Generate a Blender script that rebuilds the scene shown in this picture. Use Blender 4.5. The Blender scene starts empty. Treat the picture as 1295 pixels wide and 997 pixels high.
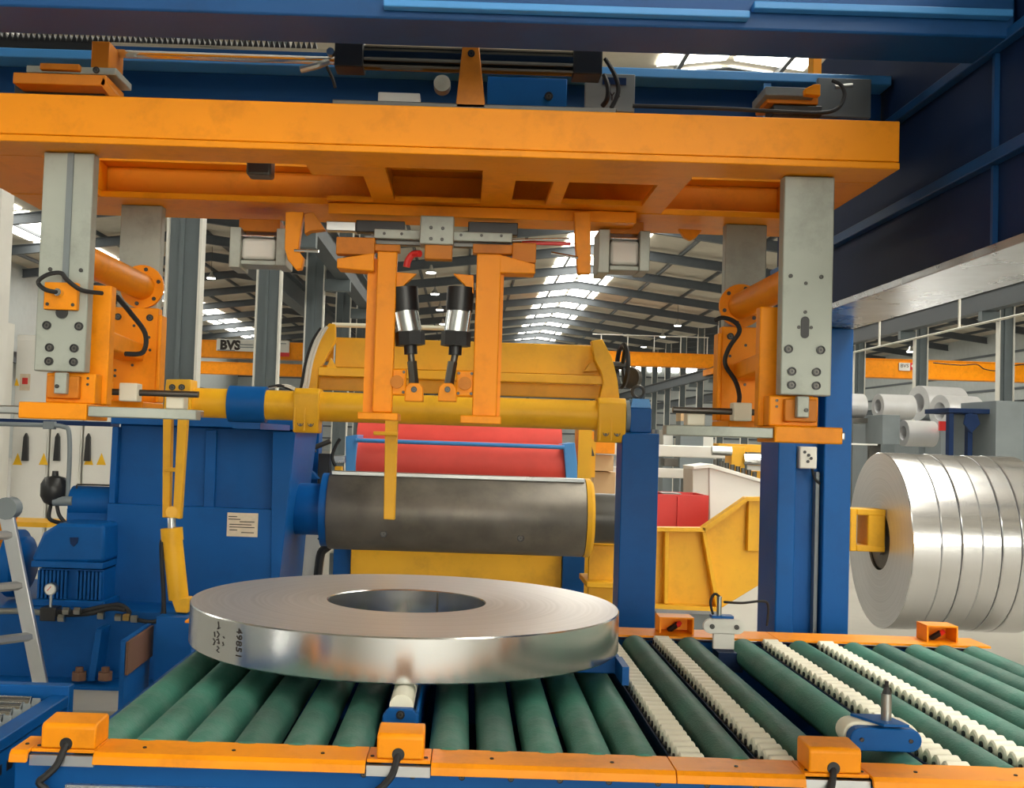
import bpy, math, random
from mathutils import Vector, Matrix

random.seed(7)
scene = bpy.context.scene
COL = scene.collection

# ------------------------------------------------------------------ camera
CAM_Z = 1.70
FPX, CX, CY, ROLL, PITCH = 1430.0, 590.0, 497.0, 0.032, 0.0399
cam_data = bpy.data.cameras.new('camera')
cam = bpy.data.objects.new('camera', cam_data)
COL.objects.link(cam)
cam_data.sensor_width = 36.0
cam_data.lens = 36.0 * FPX / 1295.0
cam_data.shift_x = (647.5 - CX) / 1295.0
cam_data.shift_y = -(498.5 - CY) / 1295.0
cam_data.clip_end = 400
_r = Vector((1, 0, 0)); _u = Vector((0, -math.sin(PITCH), math.cos(PITCH)))
_cr = _r * math.cos(ROLL) + _u * math.sin(ROLL)
_cu = -_r * math.sin(ROLL) + _u * math.cos(ROLL)
_cb = _cr.cross(_cu)
cam.matrix_world = Matrix(((_cr.x, _cu.x, _cb.x, 0), (_cr.y, _cu.y, _cb.y, 0),
                           (_cr.z, _cu.z, _cb.z, CAM_Z), (0, 0, 0, 1)))
scene.camera = cam

# ------------------------------------------------------------------ world, exposure
scene.view_settings.view_transform = 'Standard'
scene.view_settings.look = 'None'
scene.view_settings.gamma = 1.0
scene.view_settings.use_curve_mapping = False
scene.view_settings.exposure = 0.0
world = bpy.data.worlds.new('world')
scene.world = world
world.use_nodes = True
world.node_tree.nodes['Background'].inputs[0].default_value = (0.86, 0.93, 1.0, 1)
world.node_tree.nodes['Background'].inputs[1].default_value = 1.0
SKYLIGHT = 9.6      # radiance of the roof lights, far windows and added panels behind the viewer
LAMP = 16.0          # radiance of the high bay lamps

# ------------------------------------------------------------------ helpers: survey of the photo -> metres
def ray(px, py):
    dx, dy = px - CX, py - CY
    x = (dx * math.cos(ROLL) + dy * math.sin(ROLL)) / FPX
    y = (-dx * math.sin(ROLL) + dy * math.cos(ROLL)) / FPX
    return (x, math.cos(PITCH) + y * math.sin(PITCH), math.sin(PITCH) - y * math.cos(PITCH))
def at(px, py, Y):
    d = ray(px, py); t = Y / d[1]
    return Vector((d[0] * t, Y, CAM_Z + d[2] * t))
def atz(px, py, Z):
    d = ray(px, py); t = (Z - CAM_Z) / d[2]
    return Vector((d[0] * t, d[1] * t, Z))
def rc(x0, y0, x1, y1, Y):
    xm, ym = (x0 + x1) / 2, (y0 + y1) / 2
    return at(x0, ym, Y).x, at(x1, ym, Y).x, at(xm, y1, Y).z, at(xm, y0, Y).z

# ------------------------------------------------------------------ materials
MATS = {}
def lin(c):
    return tuple(((v / 255) / 12.92 if v / 255 <= 0.04045 else ((v / 255 + 0.055) / 1.055) ** 2.4) for v in c)
def mat(name, rgb, rough=0.5, metal=0.0, var=0.12, scale=3.0, bump=0.0, bscale=60.0, dirt=None, dirt_amt=0.0,
        dirt_scale=5.0, spec=0.5, aniso=0.0, coat=0.0, emit=0.0, trans=0.0, alpha=1.0):
    m = bpy.data.materials.new(name); m.use_nodes = True
    nt = m.node_tree; N = nt.nodes; L = nt.links
    b = N['Principled BSDF']
    c = lin(rgb)
    tc = N.new('ShaderNodeTexCoord')
    n1 = N.new('ShaderNodeTexNoise'); n1.inputs['Scale'].default_value = scale; n1.inputs['Detail'].default_value = 6
    L.new(tc.outputs['Object'], n1.inputs['Vector'])
    rmp = N.new('ShaderNodeValToRGB')
    rmp.color_ramp.elements[0].position = 0.3; rmp.color_ramp.elements[1].position = 0.7
    rmp.color_ramp.elements[0].color = tuple(max(0, v * (1 - var)) for v in c) + (1,)
    rmp.color_ramp.elements[1].color = tuple(min(1, v * (1 + var)) for v in c) + (1,)
    L.new(n1.outputs['Fac'], rmp.inputs['Fac'])
    out = rmp.outputs['Color']
    if dirt:
        n2 = N.new('ShaderNodeTexNoise'); n2.inputs['Scale'].default_value = dirt_scale; n2.inputs['Detail'].default_value = 9
        n2.inputs['Roughness'].default_value = 0.7
        L.new(tc.outputs['Object'], n2.inputs['Vector'])
        r2 = N.new('ShaderNodeValToRGB')
        r2.color_ramp.elements[0].position = 0.5; r2.color_ramp.elements[1].position = 0.72
        r2.color_ramp.elements[0].color = (0, 0, 0, 1); r2.color_ramp.elements[1].color = (dirt_amt,) * 3 + (1,)
        L.new(n2.outputs['Fac'], r2.inputs['Fac'])
        mx = N.new('ShaderNodeMixRGB'); mx.inputs['Color2'].default_value = lin(dirt) + (1,)
        L.new(r2.outputs['Color'], mx.inputs['Fac']); L.new(out, mx.inputs['Color1'])
        out = mx.outputs['Color']
    L.new(out, b.inputs['Base Color'])
    mr = N.new('ShaderNodeMapRange')
    mr.inputs['To Min'].default_value = max(0.03, rough - 0.08); mr.inputs['To Max'].default_value = min(1, rough + 0.08)
    L.new(n1.outputs['Fac'], mr.inputs['Value']); L.new(mr.outputs['Result'], b.inputs['Roughness'])
    b.inputs['Metallic'].default_value = metal
    b.inputs['Specular IOR Level'].default_value = spec
    b.inputs['Anisotropic'].default_value = aniso; b.inputs['Anisotropic Rotation'].default_value = 0.25
    b.inputs['Coat Weight'].default_value = coat
    if trans: b.inputs['Transmission Weight'].default_value = trans
    if bump:
        n3 = N.new('ShaderNodeTexNoise'); n3.inputs['Scale'].default_value = bscale; n3.inputs['Detail'].default_value = 4
        L.new(tc.outputs['Object'], n3.inputs['Vector'])
        bp = N.new('ShaderNodeBump'); bp.inputs['Strength'].default_value = bump; bp.inputs['Distance'].default_value = 0.01
        L.new(n3.outputs['Fac'], bp.inputs['Height']); L.new(bp.outputs['Normal'], b.inputs['Normal'])
    if emit:
        b.inputs['Emission Color'].default_value = c + (1,)
        b.inputs['Emission Strength'].default_value = emit
    MATS[name] = m
    return m

mat('orange', (246, 150, 8), 0.45, spec=0.25, var=0.06, dirt=(120, 62, 20), dirt_amt=0.25, dirt_scale=7)
mat('orange_dull', (206, 124, 26), 0.5, spec=0.3, var=0.1, dirt=(90, 50, 20), dirt_amt=0.35)
mat('yellow', (232, 172, 30), 0.45, spec=0.35, var=0.06, dirt=(130, 90, 25), dirt_amt=0.25)
mat('blue', (4, 82, 150), 0.45, spec=0.22, var=0.08, dirt=(14, 50, 96), dirt_amt=0.35, dirt_scale=2.5)
mat('blue_light', (70, 146, 214), 0.4, var=0.06)
mat('blue_beam', (24, 76, 132), 0.4, spec=0.3, var=0.12, scale=1.3, dirt=(30, 40, 62), dirt_amt=0.4, dirt_scale=1.6)
mat('blue_dark', (14, 40, 80), 0.55, spec=0.2, var=0.14, scale=1.2, dirt=(70, 80, 96), dirt_amt=0.15, dirt_scale=1.5)
mat('green', (60, 120, 104), 0.6, var=0.25, scale=5, dirt=(124, 150, 140), dirt_amt=0.6, dirt_scale=3.5, bump=0.15, bscale=120)
mat('grey_plate', (164, 169, 160), 0.48, metal=0.25, var=0.1, scale=4, dirt=(104, 104, 94), dirt_amt=0.45, dirt_scale=5)
mat('grey_paint', (120, 128, 132), 0.5, var=0.08)
mat('steel', (176, 178, 176), 0.3, metal=1.0, var=0.08)
mat('steel_dark', (92, 90, 86), 0.4, metal=0.85, var=0.2)
mat('chrome', (225, 226, 228), 0.08, metal=1.0, var=0.02)
mat('galv', (196, 200, 204), 0.28, metal=0.85, var=0.18, scale=6, bump=0.1, bscale=9)
mat('black', (26, 26, 28), 0.4, var=0.1)
mat('black_gloss', (16, 22, 26), 0.18, var=0.1, coat=0.6)
mat('rubber', (28, 28, 30), 0.65, var=0.1)
mat('cream', (232, 228, 208), 0.5, var=0.05)
mat('white_paint', (232, 230, 224), 0.45, var=0.04)
mat('white_dull', (214, 212, 204), 0.55, var=0.05)
mat('red_roll', (232, 80, 70), 0.5, var=0.07, scale=6)
mat('red', (212, 48, 44), 0.45, var=0.05)
mat('mandrel', (112, 106, 98), 0.42, metal=0.55, var=0.25, scale=5, dirt=(150, 142, 126), dirt_amt=0.35, dirt_scale=4)
mat('alu', (200, 202, 204), 0.32, metal=0.9, var=0.06)
mat('column_grey', (92, 102, 106), 0.5, var=0.06)
mat('rafter_grey', (80, 86, 92), 0.55, var=0.08)
mat('roof_sheet', (200, 193, 178), 0.7, var=0.05)
mat('wall_sheet', (176, 182, 182), 0.6, var=0.05)
mat('concrete', (158, 154, 145), 0.45, var=0.1, scale=0.6, dirt=(128, 124, 116), dirt_amt=0.4, dirt_scale=0.9)
mat('cardboard', (206, 172, 130), 0.7, var=0.08)
mat('brown', (110, 78, 58), 0.6, var=0.15)
mat('skylight', (255, 252, 240), 0.5, var=0.0, emit=SKYLIGHT)
mat('lamp_glow', (255, 250, 238), 0.5, var=0.0, emit=LAMP)
mat('ink', (40, 30, 24), 0.6, var=0.05)
mat('label_paper', (214, 196, 172), 0.5, var=0.08, scale=30)
mat('warn_yellow', (244, 190, 20), 0.5, var=0.03)
mat('foil', (218, 218, 220), 0.35, metal=0.5, var=0.06)
mat('brass', (180, 150, 90), 0.35, metal=0.8, var=0.1)

# each green roller is worn to its own shade
_m = MATS['green']; _N = _m.node_tree.nodes; _L = _m.node_tree.links
_b = _N['Principled BSDF']; _src = _b.inputs['Base Color'].links[0].from_socket
_oi = _N.new('ShaderNodeObjectInfo'); _mr = _N.new('ShaderNodeMapRange')
_mr.inputs['To Min'].default_value = 0.62; _mr.inputs['To Max'].default_value = 1.12
_hs = _N.new('ShaderNodeHueSaturation'); _hs.inputs['Saturation'].default_value = 1.0
_L.new(_oi.outputs['Random'], _mr.inputs['Value']); _L.new(_mr.outputs['Result'], _hs.inputs['Value'])
_L.new(_src, _hs.inputs['Color']); _L.new(_hs.outputs['Color'], _b.inputs['Base Color'])

def coil_mat(name, rgb, rough, axis_scale, strength, aniso):
    """wound strip metal: concentric fine winding lines about the object's own local Z axis"""
    m = bpy.data.materials.new(name); m.use_nodes = True
    nt = m.node_tree; N = nt.nodes; L = nt.links; b = N['Principled BSDF']
    tc = N.new('ShaderNodeTexCoord')
    sep = N.new('ShaderNodeSeparateXYZ'); L.new(tc.outputs['Object'], sep.inputs[0])
    cmb = N.new('ShaderNodeCombineXYZ'); L.new(sep.outputs[0], cmb.inputs[0]); L.new(sep.outputs[1], cmb.inputs[1])
    ln = N.new('ShaderNodeVectorMath'); ln.operation = 'LENGTH'; L.new(cmb.outputs[0], ln.inputs[0])
    cv = N.new('ShaderNodeCombineXYZ'); L.new(ln.outputs['Value'], cv.inputs[0])
    n = N.new('ShaderNodeTexNoise'); n.inputs['Scale'].default_value = axis_scale; n.inputs['Detail'].default_value = 5
    L.new(cv.outputs[0], n.inputs['Vector'])
    rmp = N.new('ShaderNodeValToRGB')
    c = lin(rgb)
    rmp.color_ramp.elements[0].position = 0.35; rmp.color_ramp.elements[1].position = 0.65
    rmp.color_ramp.elements[0].color = tuple(v * 0.93 for v in c) + (1,)
    rmp.color_ramp.elements[1].color = tuple(min(1, v * 1.06) for v in c) + (1,)
    L.new(n.outputs['Fac'], rmp.inputs['Fac']); L.new(rmp.outputs['Color'], b.inputs['Base Color'])
    b.inputs['Metallic'].default_value = 0.8 if rough > 0.3 else 0.95
    b.inputs['Roughness'].default_value = rough
    tg = N.new('ShaderNodeTangent'); tg.direction_type = 'RADIAL'; tg.axis = 'Z'
    L.new(tg.outputs[0], b.inputs['Tangent']); b.inputs['Anisotropic'].default_value = aniso
    bp = N.new('ShaderNodeBump'); bp.inputs['Strength'].default_value = strength; bp.inputs['Distance'].default_value = 0.003
    L.new(n.outputs['Fac'], bp.inputs['Height']); L.new(bp.outputs['Normal'], b.inputs['Normal'])
    MATS[name] = m
coil_mat('coil_face', (228, 228, 231), 0.38, 60.0, 0.12, 0.3)
coil_mat('coil_side', (206, 207, 207), 0.18, 8.0, 0.0, 0.0)
coil_mat('slit_side', (222, 222, 224), 0.17, 8.0, 0.0, 0.0)

# ------------------------------------------------------------------ mesh building
WORLD = {}          # object name -> world offset of its local frame
class MB:
    def __init__(s): s.v = []; s.f = []; s.m = []; s.mi = 0
    def _add(s, vs, fs):
        o = len(s.v); s.v += [tuple(p) for p in vs]
        for f in fs: s.f.append([i + o for i in f]); s.m.append(s.mi)
        return s
    def box(s, x0, x1, y0, y1, z0, z1, M=None):
        vs = [Vector(p) for p in ((x0,y0,z0),(x1,y0,z0),(x1,y1,z0),(x0,y1,z0),(x0,y0,z1),(x1,y0,z1),(x1,y1,z1),(x0,y1,z1))]
        if M is not None: vs = [M @ p for p in vs]
        return s._add(vs, [(3,2,1,0),(4,5,6,7),(0,1,5,4),(1,2,6,5),(2,3,7,6),(3,0,4,7)])
    def cbox(s, c, size, M=None):
        R = Matrix.Translation(c) @ (M.to_4x4() if M is not None else Matrix.Identity(4))
        a, b, d = (k / 2 for k in size)
        return s.box(-a, a, -b, b, -d, d, R)
    def prism(s, poly, axis, a0, a1):
        n = len(poly)
        def P(p, a):
            return {'y': (p[0], a, p[1]), 'x': (a, p[0], p[1]), 'z': (p[0], p[1], a)}[axis]
        vs = [P(p, a0) for p in poly] + [P(p, a1) for p in poly]
        fs = [tuple(range(n)), tuple(range(2*n-1, n-1, -1))] + [(i, i+n, (i+1) % n + n, (i+1) % n) for i in range(n)]
        ar = sum(poly[i][0]*poly[(i+1) % n][1] - poly[(i+1) % n][0]*poly[i][1] for i in range(n))
        flip = (ar < 0) != (axis == 'y') 
        # orientation is fixed afterwards by recalculation in build()
        return s._add(vs, fs)
    def cyl(s, p0, p1, r0, r1=None, n=20):
        r1 = r0 if r1 is None else r1
        p0, p1 = Vector(p0), Vector(p1); d = (p1 - p0).normalized()
        a = d.orthogonal().normalized(); b = d.cross(a)
        vs = []
        for p, r in ((p0, r0), (p1, r1)):
            for i in range(n):
                t = 2 * math.pi * i / n; vs.append(p + a * math.cos(t) * r + b * math.sin(t) * r)
        fs = [tuple(range(n-1, -1, -1)), tuple(range(n, 2*n))] + [(i, (i+1) % n, (i+1) % n + n, i + n) for i in range(n)]
        return s._add(vs, fs)
    def lathe(s, prof, p0, axis, n=32, closed=True):
        """prof: list of (distance along axis, radius); closed -> ring section"""
        p0 = Vector(p0); d = Vector(axis).normalized(); a = d.orthogonal().normalized(); b = d.cross(a)
        k = len(prof); vs = []
        for i in range(n):
            t = 2 * math.pi * i / n; e = a * math.cos(t) + b * math.sin(t)
            for (h, r) in prof: vs.append(p0 + d * h + e * r)
        fs = []
        for i in range(n):
            j = (i + 1) % n
            for q in range(k if closed else k - 1):
                w = (q + 1) % k
                fs.append((i*k+q, j*k+q, j*k+w, i*k+w))
        if not closed:
            fs.append(tuple(i*k for i in range(n-1, -1, -1))); fs.append(tuple(i*k+k-1 for i in range(n)))
        return s._add(vs, fs)
    def tube(s, pts, r, n=8, smooth=True, seg=5):
        pts = [Vector(p) for p in pts]
        if smooth and len(pts) > 2:
            out = []
            for i in range(len(pts) - 1):
                p0 = pts[max(i-1, 0)]; p1 = pts[i]; p2 = pts[i+1]; p3 = pts[min(i+2, len(pts)-1)]
                for k in range(seg):
                    t = k / seg
                    out.append(0.5 * ((2*p1) + (p2-p0)*t + (2*p0-5*p1+4*p2-p3)*t*t + (3*p1-p0-3*p2+p3)*t**3))
            out.append(pts[-1]); pts = out
        vs = []; a = None
        for i, p in enumerate(pts):
            d = (pts[min(i+1, len(pts)-1)] - pts[max(i-1, 0)])
            if d.length < 1e-9: d = Vector((0, 0, 1))
            d.normalize()
            if a is None: a = d.orthogonal().normalized()
            a = (a - d * a.dot(d))
            a = a.normalized() if a.length > 1e-6 else d.orthogonal().normalized()
            b = d.cross(a)
            for k in range(n):
                t = 2 * math.pi * k / n; vs.append(p + (a * math.cos(t) + b * math.sin(t)) * r)
        fs = []
        for i in range(len(pts) - 1):
            for k in range(n):
                l = (k + 1) % n; fs.append((i*n+k, i*n+l, (i+1)*n+l, (i+1)*n+k))
        fs.append(tuple(range(n-1, -1, -1))); m = (len(pts)-1)*n; fs.append(tuple(m+k for k in range(n)))
        return s._add(vs, fs)
    def mesh(s, name, mats, off=Vector((0, 0, 0)), angle=32):
        me = bpy.data.meshes.new(name)
        me.from_pydata([tuple(Vector(p) - off) for p in s.v], [], s.f)
        for mm in (mats if isinstance(mats, (list, tuple)) else [mats]): me.materials.append(MATS[mm])
        me.polygons.foreach_set('material_index', s.m)
        me.validate()
        import bmesh
        bm = bmesh.new(); bm.from_mesh(me); bmesh.ops.recalc_face_normals(bm, faces=bm.faces); bm.to_mesh(me); bm.free()
        me.polygons.foreach_set('use_smooth', [True] * len(me.polygons))
        me.set_sharp_from_angle(angle=math.radians(angle))
        return me
    def build(s, name, mats, parent=None, bevel=0.0, seg=2, origin=None):
        """verts are given in world metres; the object's frame is that of its parent (or `origin`)"""
        off = WORLD[parent.name] if parent is not None else Vector((0, 0, 0))
        if origin is not None: base = Vector(origin)
        elif parent is None:
            base = Vector((sum(p[0] for p in s.v)/len(s.v), sum(p[1] for p in s.v)/len(s.v), min(p[2] for p in s.v)))
        else: base = off
        me = s.mesh(name, mats, base)
        o = bpy.data.objects.new(name, me); COL.objects.link(o)
        o.parent = parent; o.location = base - off
        WORLD[o.name] = base
        if bevel:
            b = o.modifiers.new('bevel', 'BEVEL'); b.width = bevel; b.segments = seg; b.limit_method = 'ANGLE'
            b.angle_limit = math.radians(40)
        return o
def B(*a): return MB().box(*a)
def thing(name, label, cat, loc=(0, 0, 0), group=None, kind=None):
    o = bpy.data.objects.new(name, None); COL.objects.link(o); o.location = loc; o.empty_display_size = 0.1
    WORLD[o.name] = Vector(loc)
    return tag(o, label, cat, group, kind)
def tag(o, label, cat=None, group=None, kind=None):
    o['label'] = label
    if cat: o['category'] = cat
    if group: o['group'] = group
    if kind: o['kind'] = kind
    return o
def struct(o, label=None):
    o['kind'] = 'structure'
    if label: o['label'] = label
    return o
def inst(name, me, parent, loc, rot=None, scale=None):
    """an object that shares mesh data, placed in world metres"""
    o = bpy.data.objects.new(name, me); COL.objects.link(o); o.parent = parent
    off = WORLD[parent.name] if parent is not None else Vector((0, 0, 0))
    o.location = Vector(loc) - off
    if rot is not None: o.rotation_euler = rot
    if scale is not None: o.scale = scale
    WORLD[o.name] = Vector(loc)
    return o
def text_mesh(s, size, extr=0.001, bold=0.0):
    """flat lettering as vertices/faces in the XY plane, centred"""
    cu = bpy.data.curves.new('lettering', 'FONT'); cu.body = s; cu.size = size; cu.extrude = extr
    cu.offset = bold; cu.align_x = 'CENTER'; cu.align_y = 'CENTER'; cu.resolution_u = 3
    ob = bpy.data.objects.new('lettering', cu); COL.objects.link(ob)
    dg = bpy.context.evaluated_depsgraph_get(); dg.update()
    me = bpy.data.meshes.new_from_object(ob.evaluated_get(dg))
    vs = [v.co.copy() for v in me.vertices]; fs = [list(p.vertices) for p in me.polygons]
    bpy.data.objects.remove(ob); bpy.data.curves.remove(cu); bpy.data.meshes.remove(me)
    return vs, fs
def bolt_mesh(name, r, h, mats=('black', 'steel_dark')):
    """socket head bolt in a counterbore, axis along -Y, origin on the face"""
    m = MB(); m.lathe([(0, r), (h, r), (h, r*0.78), (h*0.25, r*0.78)], (0, 0, 0), (0, -1, 0), 16, closed=False)
    m.mi = 1; m.cyl((0, -h*0.2, 0), (0, -h*0.7, 0), r*0.62, None, 12); m.mi = 0; m.cyl((0, -h*0.7, 0), (0, -h*0.8, 0), r*0.3, None, 6)
    return m.mesh(name, list(mats))
BOLT = bolt_mesh('bolt', 0.5, 0.25)          # unit diameter, scaled when placed
def bolt(parent, p, d, name='bolt', rot=None):
    return inst(name, BOLT, parent, p, rot=rot, scale=(d, d, d))
# ================================================================== THE HALL
XL, XR, XO0, XO1 = -3.58, 15.3, -22.3, 34.1
Y0, Y1 = -28.0, 110.0
RIDGE, EAVE = 10.7, 9.55
floor = struct(B(XO0, XO1, Y0, Y1, -0.2, 0).build('floor', 'concrete'), 'pale grey polished concrete hall floor')
# roof: one sheet slab per half bay, rafters, purlins and roof lights are pieces of it
halves = []
for x0, x1 in ((XO0, XL), (XL, XR), (XR, XO1)):
    xm = (x0 + x1) / 2
    halves += [(x0, EAVE, xm, RIDGE), (xm, RIDGE, x1, EAVE)]
m = MB()
for (a, za, b, zb) in halves:
    m.prism([(a, za), (b, zb), (b, zb + 0.1), (a, za + 0.1)], 'y', Y0, Y1)
ceiling = struct(m.build('ceiling', 'roof_sheet'), 'beige sheet metal roof on grey steel rafters')
raf_y = [8.12 + 6 * k for k in range(-6, 17)]
for (a, za, b, zb) in halves:
    m = MB()
    d = 0.55
    m.prism([(a, za - 0.16), (b, zb - 0.16), (b, zb - 0.19), (a, za - 0.19)], 'y', -0.11, 0.11)
    m.prism([(a, za - 0.16), (b, zb - 0.16), (b, zb - d), (a, za - d)], 'y', -0.012, 0.012)
    m.prism([(a, za - d), (b, zb - d), (b, zb - d - 0.03), (a, za - d - 0.03)], 'y', -0.11, 0.11)
    me = m.mesh('rafter', 'rafter_grey')
    for y in raf_y: inst('rafter', me, ceiling, (0, y, 0))
    for k in range(4):
        t = (k + 0.5) / 4 if b > a else k / 4
        x = a + (b - a) * (k + 0.5) / 4; z = za + (zb - za) * (k + 0.5) / 4
        B(x - 0.05, x + 0.05, Y0, Y1, z - 0.16, z - 0.005).build('purlin', 'rafter_grey', ceiling)
# translucent roof lights: ridge strip in each bay and one more strip in the left bay
def skylight_strip(pts, ys):
    (a, za), (b, zb) = pts
    me = MB().prism([(a, za - 0.03), (b, zb - 0.03), (b, zb - 0.05), (a, za - 0.05)], 'y', -2.75, 2.75).mesh('skylight_pane', 'skylight')
    for y in ys: inst('skylight_pane', me, ceiling, (0, y + 3.0, 0))
sl = (RIDGE - EAVE) / 9.4
for xm in ((XO0 + XL) / 2, (XL + XR) / 2, (XR + XO1) / 2):
    if xm < 0: continue      # the left bay has its strip further out
    skylight_strip(((xm - 1.7, RIDGE - 1.7 * sl), (xm - 0.1, RIDGE - 0.1 * sl)), raf_y[:-1])
    skylight_strip(((xm + 0.1, RIDGE - 0.1 * sl), (xm + 1.7, RIDGE - 1.7 * sl)), raf_y[:-1])
skylight_strip(((-19.6, EAVE + 2.7 * sl), (-17.6, EAVE + 4.7 * sl)), raf_y[:-1])
# walls
def wall(name, lab, x0, x1, y0, y1, z1):
    return struct(B(x0, x1, y0, y1, 0, z1).build(name, 'wall_sheet'), lab)
wl = wall('wall_left', 'pale cladding wall along the left bay', XO0 - 0.2, XO0, Y0, Y1, EAVE)
wr = wall('wall_right', 'pale cladding wall along the right bay', XO1, XO1 + 0.2, Y0, Y1, EAVE)
wb = wall('wall_back', 'pale grey cladding wall closing the far end', XO0, XO1, Y1, Y1 + 0.2, RIDGE)
wf = wall('wall_front', 'pale cladding wall behind the viewer', XO0, XO1, Y0 - 0.2, Y0, RIDGE)
for k in range(7):      # horizontal cladding rails
    B(XO0, XO1, Y1 - 0.09, Y1, 1.2 + 1.15 * k, 1.34 + 1.15 * k).build('cladding_rail', 'rafter_grey', wb)
    B(XO1 - 0.09, XO1, Y0, Y1, 1.2 + 1.15 * k, 1.34 + 1.15 * k).build('cladding_rail', 'rafter_grey', wr)
for k in range(9):      # end wall posts
    B(-19 + 6.2 * k, -18.7 + 6.2 * k, Y1 - 0.25, Y1 - 0.09, 0, EAVE).build('wall_post', 'column_grey', wb)
for k in range(9):
    x = 10.6 + 1.75 * k
    w = struct(B(x, x + 1.25, Y1 - 0.12, Y1 - 0.02, 8.75, 9.2).build('window_%d' % (k + 1), 'skylight'), 'bright high window in the far wall')
# glow panels added behind the viewer to brighten camera-facing surfaces; no windows known there
for k in range(9):
    x = -9.5 + 3.4 * k
    struct(B(x, x + 3.1, Y0 + 0.001, Y0 + 0.04, 2.6, 8.2).build('window_%d' % (k + 10), 'skylight'), 'added glowing fill panel on the unseen wall behind the viewer')
# hall columns
def hall_column(me_web, me_fl, x, y, lab):
    t = thing('steel_column', lab, None, (x, y, 0), kind='structure')
    inst('web', me_web, t, (x, y, 0)); inst('flange', me_fl, t, (x - 0.205, y, 0)); inst('flange', me_fl, t, (x + 0.205, y, 0))
    return t
mw = MB().box(-0.19, 0.19, -0.05, 0.05, 0, 9.4); mw.box(-0.06, 0.0, -0.09, -0.05, 0, 9.3)
me_web = mw.mesh('web', 'column_grey')
me_fl = B(-0.016, 0.016, -0.11, 0.11, 0, 9.4).mesh('flange', 'white_dull')
for y in raf_y:
    hall_column(me_web, me_fl, XL, y, 'grey steel hall column in the line left of the machines')
    if y > 20: hall_column(me_web, me_fl, XR, y, 'grey steel hall column in the line right of the machines')
# crane runways of the main bay, one run of beam each side
for nm, x, lab in (('left', -2.95, 'grey crane runway beam along the left column line'), ('right', 14.75, 'grey crane runway beam along the right column line')):
    dz = 0.0 if nm == 'left' else 0.5
    t = thing('trim_1' if nm == 'left' else 'trim_2', lab, None, (x, 0, 0), kind='structure')
    B(x - 0.16, x + 0.16, 6.0 if nm == 'left' else 20, Y1 - 1, 5.28 + dz, 5.31 + dz).build('flange', 'rafter_grey', t)
    B(x - 0.16, x + 0.16, 6.0 if nm == 'left' else 20, Y1 - 1, 5.86 + dz, 5.89 + dz).build('flange', 'rafter_grey', t)
    B(x - 0.02, x + 0.02, 6.0 if nm == 'left' else 20, Y1 - 1, 5.31 + dz, 5.86 + dz).build('web', 'rafter_grey', t)
    B(x - 0.03, x + 0.03, 6.0 if nm == 'left' else 20, Y1 - 1, 5.89 + dz, 5.96 + dz).build('rail', 'steel_dark', t)
    for y in raf_y:
        if y > (7 if nm == 'left' else 20):
            a, b = (XL + 0.22, x + 0.18) if nm == 'left' else (x - 0.18, XR - 0.22)
            B(a, b, y - 0.12, y + 0.12, 5.0 + dz, 5.27 + dz).build('bracket', 'column_grey', t)
for k, (x, lab) in enumerate(((-4.05, 'grey crane runway beam of the left bay beside the column line'), (-21.9, 'grey crane runway beam along the left wall'),
                              (15.85, 'grey crane runway beam of the right bay beside the column line'), (33.7, 'grey crane runway beam along the right wall'))):
    zr = (at(322, 443, 60).z - 0.43 - 0.41 if k < 2 else at(1180, 468, 58).z - 0.46 - 0.41) - 0.532
    t = thing('trim_%d' % (k + 3), lab, None, (x, 0, 0), kind='structure')
    ys0 = 50 if k == 2 else 20
    B(x - 0.15, x + 0.15, ys0, Y1 - 1, zr, zr + 0.03).build('flange', 'rafter_grey', t); B(x - 0.15, x + 0.15, ys0, Y1 - 1, zr + 0.5, zr + 0.53).build('flange', 'rafter_grey', t)
    B(x - 0.02, x + 0.02, ys0, Y1 - 1, zr + 0.031, zr + 0.499).build('web', 'rafter_grey', t)
# conductor rails beside the left runway
t = thing('conductor_rail', 'red and white crane conductor rail running along the left runway', 'rail', (-3.1, 20, 6.1))
for k, mm in enumerate(('red', 'white_paint', 'white_paint')):
    B(-3.22 + 0.05 * k, -3.19 + 0.05 * k, 8, 66, 6.05 + 0.06 * k, 6.10 + 0.06 * k).build('bar', mm, t)

# high bay lamps
def lamp_parts():
    h = MB().lathe([(0, 0.04), (0.05, 0.06), (0.16, 0.09), (0.32, 0.24), (0.34, 0.24)], (0, 0, 0.34), (0, 0, -1), 16, closed=False).mesh('housing', 'alu')
    g = MB().cyl((0, 0, -0.005), (0, 0, -0.03), 0.2, None, 16).mesh('lens', 'lamp_glow')
    return h, g
LH, LG = lamp_parts()
def roof_z(x):
    for (a, za, b, zb) in halves:
        if a <= x <= b: return za + (zb - za) * (x - a) / (b - a)
    return EAVE
lamps = [(545, 345, 7.1, 'nearest of the row between the orange legs'), (550, 372, 7.1, 'second of the row between the orange legs'),
         (556, 392, 7.1, 'third of the row between the orange legs'), (560, 410, 7.1, 'furthest of the row between the orange legs'),
         (857, 412, 7.0, 'nearest lamp above the far orange crane'), (838, 426, 7.4, 'middle lamp above the far orange crane'),
         (814, 439, 7.4, 'furthest lamp above the far orange crane'), (1151, 445, 6.3, 'lamp above the orange crane right of the blue column'),
         (267, 352, 7.4, 'lamp left of the second grey hall column'), (970, 358, 7.4, 'lamp between the right grey gripper columns')]
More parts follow.
